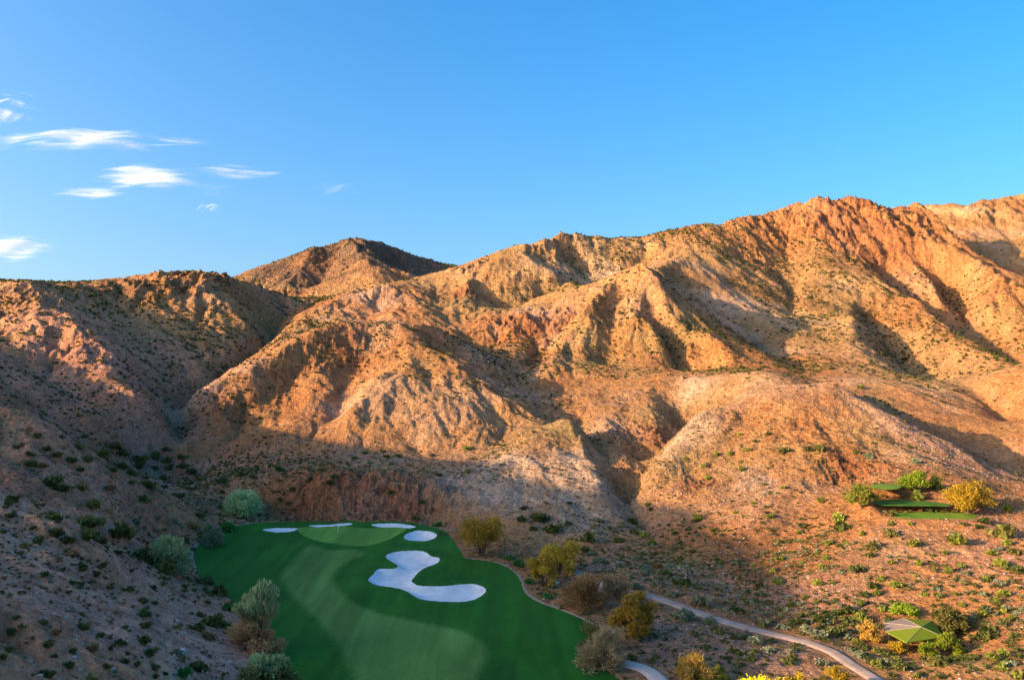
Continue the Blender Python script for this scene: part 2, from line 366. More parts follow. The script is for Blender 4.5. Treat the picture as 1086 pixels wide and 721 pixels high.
# ------------------------------------------------------------------ polar terrain sheet
DETAIL=1.0
da=0.068/DETAIL
th=np.concatenate([np.linspace(-180,-60,61)[:-1],np.linspace(-60,-34,60)[:-1],np.arange(-34,34,da),np.linspace(34,60,60),np.linspace(60,180,61)[1:]])
TH=np.radians(th)
nr=int(1060*DETAIL)
RR=np.concatenate([np.geomspace(4,80,60)[:-1],np.geomspace(80,1250,nr),np.geomspace(1250,9000,50)[1:]])
GX=np.sin(TH)[None,:]*RR[:,None]; GY=np.cos(TH)[None,:]*RR[:,None]
ZZ=np.concatenate([height(GX[i:i+120].ravel(),GY[i:i+120].ravel()).reshape(-1,len(TH)) for i in range(0,len(RR),120)])
ZZ[:,-1]=ZZ[:,0]
print('height',time.time()-T00, ZZ.shape)
def ground(x,y):                                     # the mesh's own height (bilinear)
    x=np.asarray(x,float); y=np.asarray(y,float)
    t=np.degrees(np.arctan2(x,y)); r=np.clip(np.hypot(x,y),RR[0],RR[-2])
    i=np.clip(np.searchsorted(th,t)-1,0,len(th)-2); j=np.clip(np.searchsorted(RR,r)-1,0,len(RR)-2)
    a=(t-th[i])/(th[i+1]-th[i]); b=(r-RR[j])/(RR[j+1]-RR[j])
    return (ZZ[j,i]*(1-a)+ZZ[j,i+1]*a)*(1-b)+(ZZ[j+1,i]*(1-a)+ZZ[j+1,i+1]*a)*b
def hit(u,v,dmin=70.0):                              # first ground point seen at pixel (u, v)
    t=math.degrees(math.atan((u-CX)/F)); i=min(max(int(np.searchsorted(th,t)),0),len(th)-1)
    y=RR*math.cos(TH[i]); vp=CY-(ZZ[:,i]-CZ)*F/y
    ok=(vp<=v)&(y>dmin)
    j=int(np.argmax(ok)) if ok.any() else len(RR)-1
    if j>0 and vp[j-1]>v:
        a=(vp[j-1]-v)/(vp[j-1]-vp[j]+1e-9); r=RR[j-1]+(RR[j]-RR[j-1])*a
    else: r=RR[j]
    x=r*math.sin(math.radians(t)); yy=r*math.cos(math.radians(t)); return x,yy,float(ground([x],[yy])[0])
# ------------------------------------------------------------------ helpers
sc=bpy.context.scene; COL=sc.collection
rng=np.random.default_rng(7); random.seed(7)
def link(o):
    COL.objects.link(o); return o
def meshobj(name,V,Q,mats,parent=None,loc=None,attrs=None,matidx=None,smooth=False):
    """one mesh object from vertex and face arrays (all faces of one width, or a list)"""
    me=bpy.data.meshes.new(name); V=np.asarray(V,np.float32)
    if isinstance(Q,np.ndarray):
        k=Q.shape[1]; me.vertices.add(len(V)); me.vertices.foreach_set('co',V.ravel())
        me.loops.add(Q.size); me.loops.foreach_set('vertex_index',Q.astype(np.int32).ravel())
        me.polygons.add(len(Q)); me.polygons.foreach_set('loop_start',np.arange(0,Q.size,k,dtype=np.int32))
        me.update(calc_edges=True)
    else:
        me.from_pydata([tuple(v) for v in V],[],Q); me.update()
    for m in (mats if isinstance(mats,(list,tuple)) else [mats]): me.materials.append(m)
    if matidx is not None: me.polygons.foreach_set('material_index',np.asarray(matidx,np.int32))
    if smooth: me.polygons.foreach_set('use_smooth',np.ones(len(me.polygons),bool))
    if attrs:
        for n,(ty,a) in attrs.items():
            at=me.attributes.new(n,ty,'POINT')
            at.data.foreach_set('color' if ty=='FLOAT_COLOR' else 'value',np.asarray(a,np.float32).ravel())
    o=link(bpy.data.objects.new(name,me))
    if loc is not None: o.location=loc
    if parent is not None: o.parent=parent
    return o
def empty(name,loc,rz=0.0):
    o=link(bpy.data.objects.new(name,None)); o.location=loc; o.rotation_euler=(0,0,rz); o.empty_display_size=1; return o
def tag(o,label=None,cat=None,group=None,kind=None):
    if label: o['label']=label
    if cat: o['category']=cat
    if group: o['group']=group
    if kind: o['kind']=kind
    return o
class NT:
    def __init__(s,name):
        s.m=bpy.data.materials.new(name); s.m.use_nodes=True; s.t=s.m.node_tree; s.b=s.t.nodes['Principled BSDF']; s.out=s.t.nodes['Material Output']
        s.b.inputs['Specular IOR Level'].default_value=0.15
    def n(s,ty,**k):
        x=s.t.nodes.new(ty)
        for a,b in k.items():
            if a in x.inputs.keys(): x.inputs[a].default_value=b
            else: setattr(x,a,b)
        return x
    def l(s,a,b): s.t.links.new(a,b)
    def noise(s,vec,scale,detail=4,rough=0.55,dist=0.0):
        x=s.n('ShaderNodeTexNoise'); x.inputs['Scale'].default_value=scale; x.inputs['Detail'].default_value=detail; x.inputs['Roughness'].default_value=rough; x.inputs['Distortion'].default_value=dist
        s.l(vec,x.inputs['Vector']); return x.outputs['Fac']
    def ramp(s,fac,stops):
        x=s.n('ShaderNodeValToRGB'); e=x.color_ramp.elements
        while len(e)<len(stops): e.new(0.5)
        for i,(p,c) in enumerate(stops):
            e[i].position=p; e[i].color=(*c,1) if len(c)==3 else c
        s.l(fac,x.inputs[0]); return x.outputs[0]
    def mix(s,mode,fac,a,b):
        x=s.n('ShaderNodeMix',data_type='RGBA',blend_type=mode)
        for inp,v in ((x.inputs[0],fac),(x.inputs[6],a),(x.inputs[7],b)):
            if hasattr(v,'links'): s.l(v,inp)
            else: inp.default_value=v if isinstance(v,(int,float)) else (*v,1)
        return x.outputs[2]
    def math(s,op,a,b=0.0,clamp=False):
        x=s.n('ShaderNodeMath',operation=op,use_clamp=clamp)
        for i,v in enumerate((a,b)):
            if hasattr(v,'links'): s.l(v,x.inputs[i])
            else: x.inputs[i].default_value=v
        return x.outputs[0]
    def bump(s,h,strength,dist):
        x=s.n('ShaderNodeBump'); x.inputs['Strength'].default_value=strength; x.inputs['Distance'].default_value=dist
        s.l(h,x.inputs['Height']); s.l(x.outputs[0],s.b.inputs['Normal'])
def lin(r,g,b):
    f=lambda c:(c/255/12.92 if c/255<=0.04045 else ((c/255+0.055)/1.055)**2.4)
    return (f(r),f(g),f(b))
# ------------------------------------------------------------------ terrain colour: rock and soil kinds
TAN=np.array((0.47,0.255,0.105)); ORANGE=np.array((0.47,0.20,0.072)); RED=np.array((0.34,0.12,0.055)); PALE=np.array((0.60,0.42,0.29)); OLIVE=np.array((0.33,0.225,0.088))
MAUVE=np.array((0.64,0.305,0.190)); DARKR=np.array((0.15,0.092,0.06)); GREY=np.array((0.44,0.29,0.22)); PINK=np.array((0.46,0.245,0.16))  # MAUVE and GREY: ground tones lightened in the colour to lift the shaded left
# patches: (u, v, D, radius, colour, strength)
PATCH=[
 (350,275,880,120,DARKR,1.0),(410,280,1000,140,DARKR,1.5),(380,262,930,70,DARKR,1.2),(320,280,880,30,ORANGE,.6),(350,285,860,24,ORANGE,.6),  # far peak, two rows: dark rock, with its right flank's shade painted in
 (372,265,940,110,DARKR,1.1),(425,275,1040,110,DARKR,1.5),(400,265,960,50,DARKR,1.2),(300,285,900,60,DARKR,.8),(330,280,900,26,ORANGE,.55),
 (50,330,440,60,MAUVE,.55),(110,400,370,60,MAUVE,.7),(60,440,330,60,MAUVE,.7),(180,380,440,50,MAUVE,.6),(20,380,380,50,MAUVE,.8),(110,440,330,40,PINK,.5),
 (130,310,530,50,ORANGE,.5),(200,305,560,50,ORANGE,.55),(230,300,575,40,DARKR,.3),(300,325,600,20,PALE,.5),
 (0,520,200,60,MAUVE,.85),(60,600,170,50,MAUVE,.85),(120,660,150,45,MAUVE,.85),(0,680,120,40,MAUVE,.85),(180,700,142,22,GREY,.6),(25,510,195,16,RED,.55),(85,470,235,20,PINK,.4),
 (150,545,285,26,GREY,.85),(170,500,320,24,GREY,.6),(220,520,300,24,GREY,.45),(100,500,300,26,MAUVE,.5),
 (140,430,380,20,MAUVE,.8),(205,440,385,14,PALE,.7),(215,455,375,12,PALE,.6),(235,450,370,12,RED,.5),(190,450,370,10,GREY,.7),
 (280,495,320,22,PINK,.6),(300,470,345,14,ORANGE,.4),(360,500,315,26,OLIVE,.4),(370,490,325,18,GREY,.5),
 (330,535,290,12,RED,1.0),(365,533,290,12,RED,1.3),(400,535,289,14,RED,1.3),(430,535,287,12,RED,1.2),(345,545,286,8,RED,.8),(395,545,284,7,PALE,.4),(360,547,284,6,PALE,.4),(455,540,284,14,RED,.5),
 (480,510,300,30,GREY,.5),(430,500,310,24,GREY,.4),
 (260,410,395,14,PALE,.4),(300,395,408,14,ORANGE,.6),(360,370,430,22,RED,.6),(375,360,438,14,RED,.5),(400,365,438,14,PALE,.4),(440,350,452,18,PINK,.4),(480,352,458,14,OLIVE,.4),
 (330,430,390,22,ORANGE,.4),(410,420,395,26,TAN,.5),(470,400,410,26,ORANGE,.35),(470,440,375,22,TAN,.6),(365,445,375,9,PALE,.5),(290,455,360,14,TAN,.5),
 (340,345,500,26,TAN,.6),(400,325,580,26,GREY,.7),(390,322,590,22,PALE,.3),(440,300,650,40,OLIVE,.35),(520,290,680,40,ORANGE,.45),(495,312,615,16,RED,.8),(470,330,560,24,OLIVE,.4),
 (600,285,700,50,OLIVE,.3),(575,290,680,22,PALE,.5),(620,270,740,26,PALE,.4),(635,288,690,26,PALE,.4),(600,262,745,40,OLIVE,.35),
 (540,350,540,26,RED,.65),(575,350,545,22,RED,.55),(560,333,560,16,PALE,.6),(600,330,560,16,PALE,.4),(520,330,590,30,OLIVE,.5),(590,355,520,12,PALE,.4),
 (683,290,578,20,RED,.4),(690,300,570,22,OLIVE,.5),(650,320,560,30,ORANGE,.45),(640,380,500,30,OLIVE,.75),(620,375,500,22,OLIVE,.6),(600,395,470,18,OLIVE,.7),(670,400,465,26,OLIVE,.5),(720,370,510,22,OLIVE,.5),(770,380,500,18,ORANGE,.5),
 (700,350,540,20,PINK,.4),(740,330,580,30,PINK,.5),(790,350,560,24,PALE,.35),(780,310,640,30,GREY,.4),
 (520,385,480,26,PINK,.5),(510,400,460,16,PALE,.4),(545,400,450,20,OLIVE,.4),(560,395,460,16,PALE,.35),(540,420,420,20,GREY,.4),
 (620,425,430,24,TAN,.6),(700,430,410,26,OLIVE,.35),(740,420,425,16,PALE,.6),(690,475,366,16,RED,.75),(660,480,368,12,PALE,.4),(715,475,366,10,ORANGE,.7),(735,450,385,12,RED,.6),(640,465,375,12,PALE,.5),
 (595,460,350,18,OLIVE,.95),(565,468,343,14,OLIVE,.95),(540,482,332,12,OLIVE,.6),(600,470,342,10,OLIVE,.8),(575,490,325,14,ORANGE,.35),
 (540,505,308,16,PALE,1.1),(520,530,290,20,PALE,.9),(570,530,288,20,PALE,1.2),(600,550,270,20,PALE,1.0),(610,500,315,12,PALE,1.2),(630,530,290,14,PALE,.9),(640,495,325,10,PALE,.4),(655,500,318,10,RED,.5),(660,470,360,16,RED,.4),
 (880,235,830,75,ORANGE,.9),(840,260,790,60,ORANGE,.8),(930,250,800,60,RED,.5),(965,240,810,50,ORANGE,.85),(960,280,750,50,ORANGE,.8),(900,270,770,50,RED,.35),(790,250,800,60,ORANGE,.7),(740,260,770,50,ORANGE,.6),(870,320,680,60,OLIVE,.45),(900,350,620,60,OLIVE,.45),(830,320,680,40,ORANGE,.7),(945,345,650,20,RED,.45),(975,300,720,26,PALE,.35),(1010,330,680,30,PALE,.25),(1050,300,740,50,RED,.5),(1040,270,820,50,RED,.5),(1020,390,540,50,TAN,.5),(960,350,630,22,ORANGE,.6),
 (820,400,440,12,PALE,.2),(800,395,425,22,ORANGE,.4),(830,415,345,16,PALE,.55),(850,408,350,14,PALE,.4),(760,440,335,14,PALE,.6),(730,465,325,13,PALE,.65),(710,485,313,9,PALE,.5),(745,455,330,9,PALE,.5),(780,440,335,14,ORANGE,.4),
 (920,435,330,12,PALE,.5),(945,465,318,10,PALE,.75),(960,475,312,8,PALE,.75),(975,455,322,12,PINK,.7),(1000,480,300,22,PINK,.8),(1010,450,320,14,RED,.5),(1040,490,290,22,PINK,.7),(940,440,325,14,RED,.35),(960,497,290,8,PALE,.6),
 (860,440,325,30,ORANGE,.8),(850,490,300,34,ORANGE,.8),(880,560,245,40,ORANGE,.7),(800,480,310,26,ORANGE,.35),(790,530,280,9,PALE,.6),(800,523,284,8,PALE,.55),(905,493,286,10,RED,.85),(920,488,290,10,RED,.7),(900,487,290,6,RED,.6),(735,518,290,8,RED,.7),(860,467,312,6,RED,.5),
 (850,600,210,26,ORANGE,.5),(780,600,215,22,RED,.35),(820,580,235,18,ORANGE,.5),(740,610,215,14,PALE,.35),(760,620,205,14,PINK,.7),(830,640,190,18,PINK,.8),(840,655,182,14,RED,.25),
 (1000,600,200,26,ORANGE,.4),(1070,600,200,16,MAUVE,.6),(1060,560,228,12,MAUVE,.6),(960,580,213,14,PALE,.3),(1000,700,155,22,TAN,.5),
 (660,590,220,24,GREY,.6),(700,600,212,20,GREY,.6),(750,680,162,26,PINK,.55),(800,690,158,20,GREY,.6),(700,660,175,16,GREY,.55),(690,550,275,14,MAUVE,.4),
]
def terrain_colour(x,y,z):
    n1=fbm(x/120,y/120,4,101)[:,None]; n2=fbm(x/38,y/38,4,111)[:,None]
    c=TAN*(1-sstep(-.15,.45,n1))+ORANGE*sstep(-.15,.45,n1)
    w=sstep(.12,.5,n2)*.5; c=c*(1-w)+OLIVE*w
    w=sstep(.15,.5,-n2)*.28; c=c*(1-w)+PALE*w
    wx=x+14*fbm(x/22,y/22,3,121); wy=y+14*fbm(x/22,y/22,3,131)
    wx2=x+5*fbm(x/7,y/7,3,123); wy2=y+5*fbm(x/7,y/7,3,133)
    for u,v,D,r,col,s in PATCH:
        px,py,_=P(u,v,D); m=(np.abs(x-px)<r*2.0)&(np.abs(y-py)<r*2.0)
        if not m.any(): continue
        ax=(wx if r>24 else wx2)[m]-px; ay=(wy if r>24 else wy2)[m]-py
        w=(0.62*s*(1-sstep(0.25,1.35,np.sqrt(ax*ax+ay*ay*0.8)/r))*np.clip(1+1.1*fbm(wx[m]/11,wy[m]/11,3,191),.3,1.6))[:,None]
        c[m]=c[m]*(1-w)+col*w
    # tilted beds of harder, redder and paler rock
    st=vnoise((z*0.9+x*0.22-y*0.1+6*fbm(x/60,y/60,3,151))/9,x*0+z*0.01,141)[:,None]
    stm=(0.5+fbm(x/90,y/90,2,161))[:,None]
    c=c*(1+0.42*(st-0.5)*stm*1.4)
    w=sstep(.78,.95,st)*.35*np.clip(stm,0,1); c=c*(1-w)+PALE*w
    cr=crag(x,y)[:,None]; w=sstep(.4,3,cr)*.25; c=c*(1-w)+RED*w
    n3=fbm(x/9,y/9,4,171)[:,None]; c=c*(1+.28*n3)
    return np.clip(c*1.08*(1+.16*sstep(300,220,y)*sstep(-5,-45,x))[:,None],0.02,0.8)  # near left slope brightened in its colour to offset the shade there
flat=lambda a:a.ravel()
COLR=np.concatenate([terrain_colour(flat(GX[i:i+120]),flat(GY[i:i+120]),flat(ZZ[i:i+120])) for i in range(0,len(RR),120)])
print('colour',time.time()-T00)
M=NT('desert_ground')
at=M.n('ShaderNodeAttribute',attribute_name='geo'); tc=M.n('ShaderNodeTexCoord'); ob=tc.outputs['Object']
na=M.noise(ob,0.9,6,.65); nb=M.noise(ob,4.0,4,.7); nc=M.noise(ob,0.22,5,.6)
c=M.mix('MULTIPLY',1.0,at.outputs['Color'],M.ramp(na,[(0.30,(.55,.52,.50)),(0.47,(1,1,1)),(0.70,(1.38,1.34,1.30))]))
c=M.mix('MULTIPLY',1.0,c,M.ramp(nc,[(0.32,(.82,.79,.77)),(0.5,(1,1,1)),(0.68,(1.1,1.09,1.08))]))
nd=M.noise(ob,.33,5,.65,.3)
c=M.mix('MULTIPLY',1.0,c,M.ramp(nd,[(0.33,(.70,.64,.60)),(0.47,(1,1,1)),(0.66,(1.14,1.13,1.12))]))
c=M.mix('MULTIPLY',0.8,c,M.ramp(nb,[(0.32,(.50,.48,.48)),(0.48,(1,1,1)),(0.75,(1.2,1.2,1.2))]))
# scattered stones: pale and dark specks
vo=M.n('ShaderNodeTexVoronoi',feature='F1'); vo.inputs['Scale'].default_value=1.1; M.l(ob,vo.inputs['Vector'])
sp=M.ramp(vo.outputs['Distance'],[(0.10,(1,1,1)),(0.22,(0,0,0))])
gate=M.ramp(nc,[(0.47,(0,0,0)),(0.60,(1,1,1))])
c=M.mix('MIX',M.math('MULTIPLY',M.math('MULTIPLY',sp,gate),.55),c,M.mix('MULTIPLY',1.0,c,(.45,.42,.42)))
M.l(c,M.b.inputs['Base Color']); M.b.inputs['Roughness'].default_value=.95
hh=M.math('ADD',M.math('ADD',M.math('MULTIPLY',na,1.0),M.math('MULTIPLY',nb,.35)),M.math('MULTIPLY',nd,2.2)); M.bump(hh,1.0,1.8)
n,m=GX.shape; idx=np.arange(n*m,dtype=np.int32).reshape(n,m)
Q=np.stack([idx[:-1,:-1],idx[:-1,1:],idx[1:,1:],idx[1:,:-1]],-1).reshape(-1,4)
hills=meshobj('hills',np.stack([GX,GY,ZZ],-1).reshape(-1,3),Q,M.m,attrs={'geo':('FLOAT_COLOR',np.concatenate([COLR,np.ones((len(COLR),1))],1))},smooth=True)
tag(hills,kind='structure')
print('hills',time.time()-T00)
# ------------------------------------------------------------------ golf ground: one partition, so that no two sheets overlap
from mathutils.geometry import delaunay_2d_cdt
from mathutils import Vector
TURFD=smooth_closed(TURF,1.0)
def gz(x,y): # turf surface, smooth
    z=samp(BASE,x,y)+golf_relief(x,y); return z
def partition(rings,spacing):
    """triangulate ring 0 with the others as constraint edges; returns verts, tris, class of each tri (index of ring, last match wins)"""
    P2=[];E=[]
    for r in rings:
        b=len(P2); P2+= [Vector((float(a),float(c))) for a,c in r[:,:2]]; E+=[(b+i,b+(i+1)%len(r)) for i in range(len(r))]
    lo=rings[0].min(0); hi=rings[0].max(0)
    gx,gy=np.meshgrid(np.arange(lo[0],hi[0],spacing),np.arange(lo[1],hi[1],spacing)); gx=gx.ravel()+rng.uniform(-.2,.2,gx.size)*spacing; gy=gy.ravel()+rng.uniform(-.2,.2,gy.size)*spacing
    k=in_poly(gx,gy,rings[0])
    for r in rings:
        d,_=dist_line(gx,gy,r[::2],True); k&=d>spacing*.45
    P2+=[Vector((float(a),float(b))) for a,b in zip(gx[k],gy[k])]
    V,_,T,_,_,_=delaunay_2d_cdt(P2,E,[],0,1e-4)
    V=np.array([(v.x,v.y) for v in V]); T=np.array([t for t in T if len(t)==3]); c=V[T].mean(1)
    cls=np.full(len(T),-1)
    for i,r in enumerate(rings): cls[in_poly(c[:,0],c[:,1],r)]=i
    return V,T,cls
rings=[TURFD,FAIR,GREEN]+[b for _,b in BUNK]
V2,T2,CL=partition(rings,1.6)
Z2=gz(V2[:,0],V2[:,1])+0.03
def submesh(name,cls,mat,kind=None,lift=0.0,extra=None):
    T=T2[CL==cls]; used=np.unique(T); mp=np.full(len(V2),-1); mp[used]=np.arange(len(used))
    V=np.column_stack([V2[used],Z2[used]+lift]); 
    if extra is not None: V[:,2]+=extra(V[:,0],V[:,1])
    df,_=dist_line(V[:,0],V[:,1],FAIR,True); sg=np.where(in_poly(V[:,0],V[:,1],FAIR),1,-1)
    o=meshobj(name,V,mp[T],mat,smooth=True,attrs={'mow':('FLOAT',np.clip(.5+sg*df/3.2,0,1))})
    if kind: tag(o,kind=kind)
    return o
def grass(name,dark,light,stripe=0.0,ang=0.0,w=5.0,fine=.5,dark2=None,light2=None):
    G_=NT(name); tc=G_.n('ShaderNodeTexCoord'); ob=tc.outputs['Object']
    a=G_.noise(ob,.055,5,.6); b=G_.noise(ob,1.8,4,.7); c2=G_.noise(ob,7,3,.7)
    col=G_.ramp(a,[(0.3,dark),(0.7,light)])
    if dark2 is not None:                              # rough and fairway cut grade into each other over a stride or two
        mw=G_.n('ShaderNodeAttribute',attribute_name='mow'); wob=G_.math('ADD',mw.outputs['Fac'],G_.math('MULTIPLY',G_.math('SUBTRACT',b,.5),.9)); fac=G_.ramp(wob,[(0.2,(0,0,0)),(0.8,(1,1,1))])
        col=G_.mix('MIX',fac,col,G_.ramp(a,[(0.3,dark2),(0.7,light2)]))
    col=G_.mix('MULTIPLY',fine,col,G_.ramp(b,[(0.3,(.7,.74,.7)),(0.7,(1.25,1.2,1.2))]))
    col=G_.mix('MULTIPLY',fine,col,G_.ramp(c2,[(0.3,(.72,.74,.72)),(0.7,(1.25,1.22,1.2))]))
    ms=G_.n('ShaderNodeMapping'); ms.inputs['Rotation'].default_value=(0,0,ang*.5); ms.inputs['Scale'].default_value=(.22,.014,1); G_.l(ob,ms.inputs['Vector'])
    st=G_.noise(ms.outputs[0],1.0,4,.55,.4); col=G_.mix('MULTIPLY',.8,col,G_.ramp(st,[(0.34,(.66,.72,.66)),(0.66,(1.34,1.26,1.30))]))
    if stripe>0:
        mp=G_.n('ShaderNodeMapping'); mp.inputs['Rotation'].default_value=(0,0,ang); G_.l(ob,mp.inputs['Vector'])
        wv=G_.n('ShaderNodeTexWave',wave_type='BANDS',bands_direction='X'); wv.inputs['Scale'].default_value=1/w*0.314*3.2; wv.inputs['Distortion'].default_value=1.1; wv.inputs['Detail Scale'].default_value=.15; G_.l(mp.outputs[0],wv.inputs['Vector'])
        col=G_.mix('MULTIPLY',stripe,col,G_.ramp(wv.outputs['Fac'],[(0.3,(.80,.84,.80)),(0.7,(1.18,1.14,1.14))]))
    G_.l(col,G_.b.inputs['Base Color']); G_.b.inputs['Roughness'].default_value=.9
    G_.b.inputs['Sheen Weight'].default_value=0.0
    G_.bump(G_.math('ADD',b,c2),.35,.12)
    return G_.m
FA=((0.080,0.185,0.034),(0.110,0.232,0.048))
m_rough=grass('rough_turf',(0.014,0.100,0.007),(0.026,0.140,0.011),.10,.75,6,.6,*FA)
m_fair=grass('fairway_turf',(0.014,0.100,0.007),(0.026,0.140,0.011),.10,.75,6,.6,*FA)
m_green=grass('green_turf',(0.11,0.25,0.035),(0.13,0.29,0.04),.2,.2,2.5,.25)
submesh('rough_grass',0,m_rough,'structure')
submesh('fairway_grass',1,m_fair,'structure')
submesh('putting_green',2,m_green,'structure')
S=NT('bunker_sand'); tcs=S.n('ShaderNodeTexCoord'); ns=S.noise(tcs.outputs['Object'],.35,5,.6); nf=S.noise(tcs.outputs['Object'],3.0,5,.7)
cs=S.mix('MULTIPLY',.5,S.ramp(ns,[(0.35,(.62,.61,.60)),(0.6,(.76,.745,.73))]),S.ramp(nf,[(0.35,(.86,.86,.86)),(0.6,(1,1,1))]))
S.l(cs,S.b.inputs['Base Color']); S.b.inputs['Roughness'].default_value=.95; S.bump(M.math('ADD',0,0) if False else nf,.5,.12)
for i,(lab,_) in enumerate(BUNK):
    o=submesh('sand_bunker',3+i,S.m); tag(o,lab,'sand bunker','white sand bunkers around the putting green')
# strip of sandy soil along the edge of the turf
def strip(name,line,wl,wr,mat,zf,closed=False,lift=0.0,skirt=.3):
    p=line[:,:2]; nxt=np.roll(p,-1,0); prv=np.roll(p,1,0)
    if not closed: nxt[-1]=p[-1]; prv[0]=p[0]
    t=nxt-prv; t/=np.linalg.norm(t,axis=1)[:,None]+1e-9; nn=np.column_stack([-t[:,1],t[:,0]])
    offs=np.linspace(-wr,wl,7); rows=[]
    for k,of in enumerate(offs):
        q=p+nn*of; z=zf(q,line,of)+lift-(skirt if k in(0,6) else 0); rows.append(np.column_stack([q,z]))
    A=np.stack(rows,1); n_=len(p); idx=np.arange(n_*7).reshape(n_,7)
    if closed: idx=np.vstack([idx,idx[:1]])
    Qs=np.stack([idx[:-1,:-1],idx[:-1,1:],idx[1:,1:],idx[1:,:-1]],-1).reshape(-1,4)[:,::-1]
    return meshobj(name,A.reshape(-1,3),Qs,mat,smooth=True)
def soil(name,c0,c1,sc_=1.5):
    m_=NT(name); t_=m_.n('ShaderNodeTexCoord'); a=m_.noise(t_.outputs['Object'],sc_,5,.7); b=m_.noise(t_.outputs['Object'],.2,4,.6)
    m_.l(m_.mix('MULTIPLY',.6,m_.ramp(a,[(0.3,c0),(0.7,c1)]),m_.ramp(b,[(0.3,(.75,.75,.75)),(0.7,(1.15,1.15,1.15))])),m_.b.inputs['Base Color']); m_.b.inputs['Roughness'].default_value=.95; m_.bump(a,.5,.1); return m_.m
m_edge=soil('edge_soil',(.24,.15,.10),(.44,.31,.22)); m_path=soil('path_dirt',(.28,.19,.14),(.50,.37,.29),.35)
m_conc=soil('path_concrete',(.46,.38,.32),(.60,.50,.43),.6)
p=smooth_open([G(u,v) for u,v in [(207,602),(203,592),(208,582),(222,571.5),(240,563),(262,557),(285,553.6),(300,552.4)]],1.0)
tag(strip('edging_path',p,.55,.55,m_edge,lambda q,l,o:gz(q[:,0],q[:,1])+.03),kind='structure')
p=smooth_open([G(u,v) for u,v in [(486,590),(494,591.2),(513,593),(533,597),(546,605.5),(553.5,616),(558,627.5),(572,637.4),(593,645),(616,653.6),(633,663)]],1.0)
tag(strip('edging_path',p,.7,.5,m_edge,lambda q,l,o:gz(q[:,0],q[:,1])+.03),kind='structure')
tag(strip('cart_path',PATHW,1.6,1.6,m_path,lambda q,l,o:l[:,2]-0.02*abs(o)),kind='structure')
tag(strip('paved_path',PATH2W,1.7,1.7,m_conc,lambda q,l,o:l[:,2]-0.02*abs(o)),kind='structure')
# kerb along the nearer edge of the paved path
# tee pads
m_tee=grass('tee_turf',(0.12,0.21,0.018),(0.16,0.25,0.022),.2,.2,2.5,.4)
m_tee2=grass('tee_turf_shaded',(0.05,0.13,0.015),(0.07,0.16,0.02),.2,.2,2.5,.4)  # tee turf again, with the middle tee's shade put into the colour
TL=['upper tee box, short strip of grass beside the lime tree on the right hill','middle tee box, grass strip coloured darker for shade between the two other tees','lowest tee box, long bright green grass strip left of the golden tree']
for (nm,pz,_),(z_,pw),lb in zip(PADS,PADW,TL):
    p=pw[:,:2]; c_=p.mean(0); n_=len(p)
    Vt=np.vstack([np.column_stack([p,np.full(n_,pz)]),np.column_stack([c_+(p-c_)*1.05,np.full(n_,pz-.14)])])
    Fc=[tuple(range(n_))[::-1]]+[(i,(i+1)%n_,n_+(i+1)%n_,n_+i)[::-1] for i in range(n_)]
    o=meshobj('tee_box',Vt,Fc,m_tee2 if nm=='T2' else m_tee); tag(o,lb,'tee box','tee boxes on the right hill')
    bm_n=o.data; bm_n.validate()
# ------------------------------------------------------------------ flagstick
def tube(pts,rad,seg=8):
    """tapered tube through 3D points; returns verts, quads"""
    P_=np.array(pts,float); n_=len(P_); V=[]
    for i in range(n_):
        t=P_[min(i+1,n_-1)]-P_[max(i-1,0)]; t/=np.linalg.norm(t)+1e-9
        a=np.cross(t,(0,0,1) if abs(t[2])<.9 else (1,0,0)); a/=np.linalg.norm(a); b=np.cross(t,a)
        for k in range(seg):
            an=2*math.pi*k/seg; V.append(P_[i]+rad[i]*(a*math.cos(an)+b*math.sin(an)))
    Q_=[(i*seg+k,i*seg+(k+1)%seg,(i+1)*seg+(k+1)%seg,(i+1)*seg+k) for i in range(n_-1) for k in range(seg)]
    return np.array(V),np.array(Q_)
def join(parts):
    V=[];Q_=[];b=0
    for v,q in parts: V.append(v);Q_.append(q+b);b+=len(v)
    return np.vstack(V),np.vstack(Q_)
def plain(name,c,rough=.6,spec=.3):
    m_=NT(name); t_=m_.n('ShaderNodeTexCoord'); a=m_.noise(t_.outputs['Object'],2.5,4,.6)
    m_.l(m_.ramp(a,[(0.3,tuple(x*.85 for x in c)),(0.7,tuple(min(1,x*1.1) for x in c))]),m_.b.inputs['Base Color']); m_.b.inputs['Roughness'].default_value=rough; m_.b.inputs['Specular IOR Level'].default_value=spec; return m_.m
m_white=plain('white_paint',(.82,.82,.8)); m_hole=plain('cup_liner',(.03,.03,.03))
fx,fy=G(358.5,565); fz=float(gz(np.array([fx]),np.array([fy]))[0])
fl=empty('flagstick',(fx,fy,fz)); tag(fl,'white flagstick with small white flag on the putting green','flagstick')
v,q=tube([(0,0,0),(0,0,1.2),(0,0,2.25)],[.05,.045,.04],8); meshobj('pole',v,q,m_white,fl)
xs=np.linspace(0,.5,7); Vf=[];
for side in (-.006,.006):
    for zz_ in (2.2,1.85):
        for x_ in xs: Vf.append((x_+.02,.05*math.sin(x_*9)+side,zz_-.05*x_))
Vf=np.array(Vf); Qf=[(i,i+1,i+8,i+7) for i in range(6)]+[(14+i,21+i,22+i,15+i) for i in range(6)]
meshobj('flag',Vf,np.array(Qf),m_white,fl)
v,q=tube([(0,0,.012),(0,0,.02)],[.11,.09],12); meshobj('hole_cup',v,q,m_hole,fl)
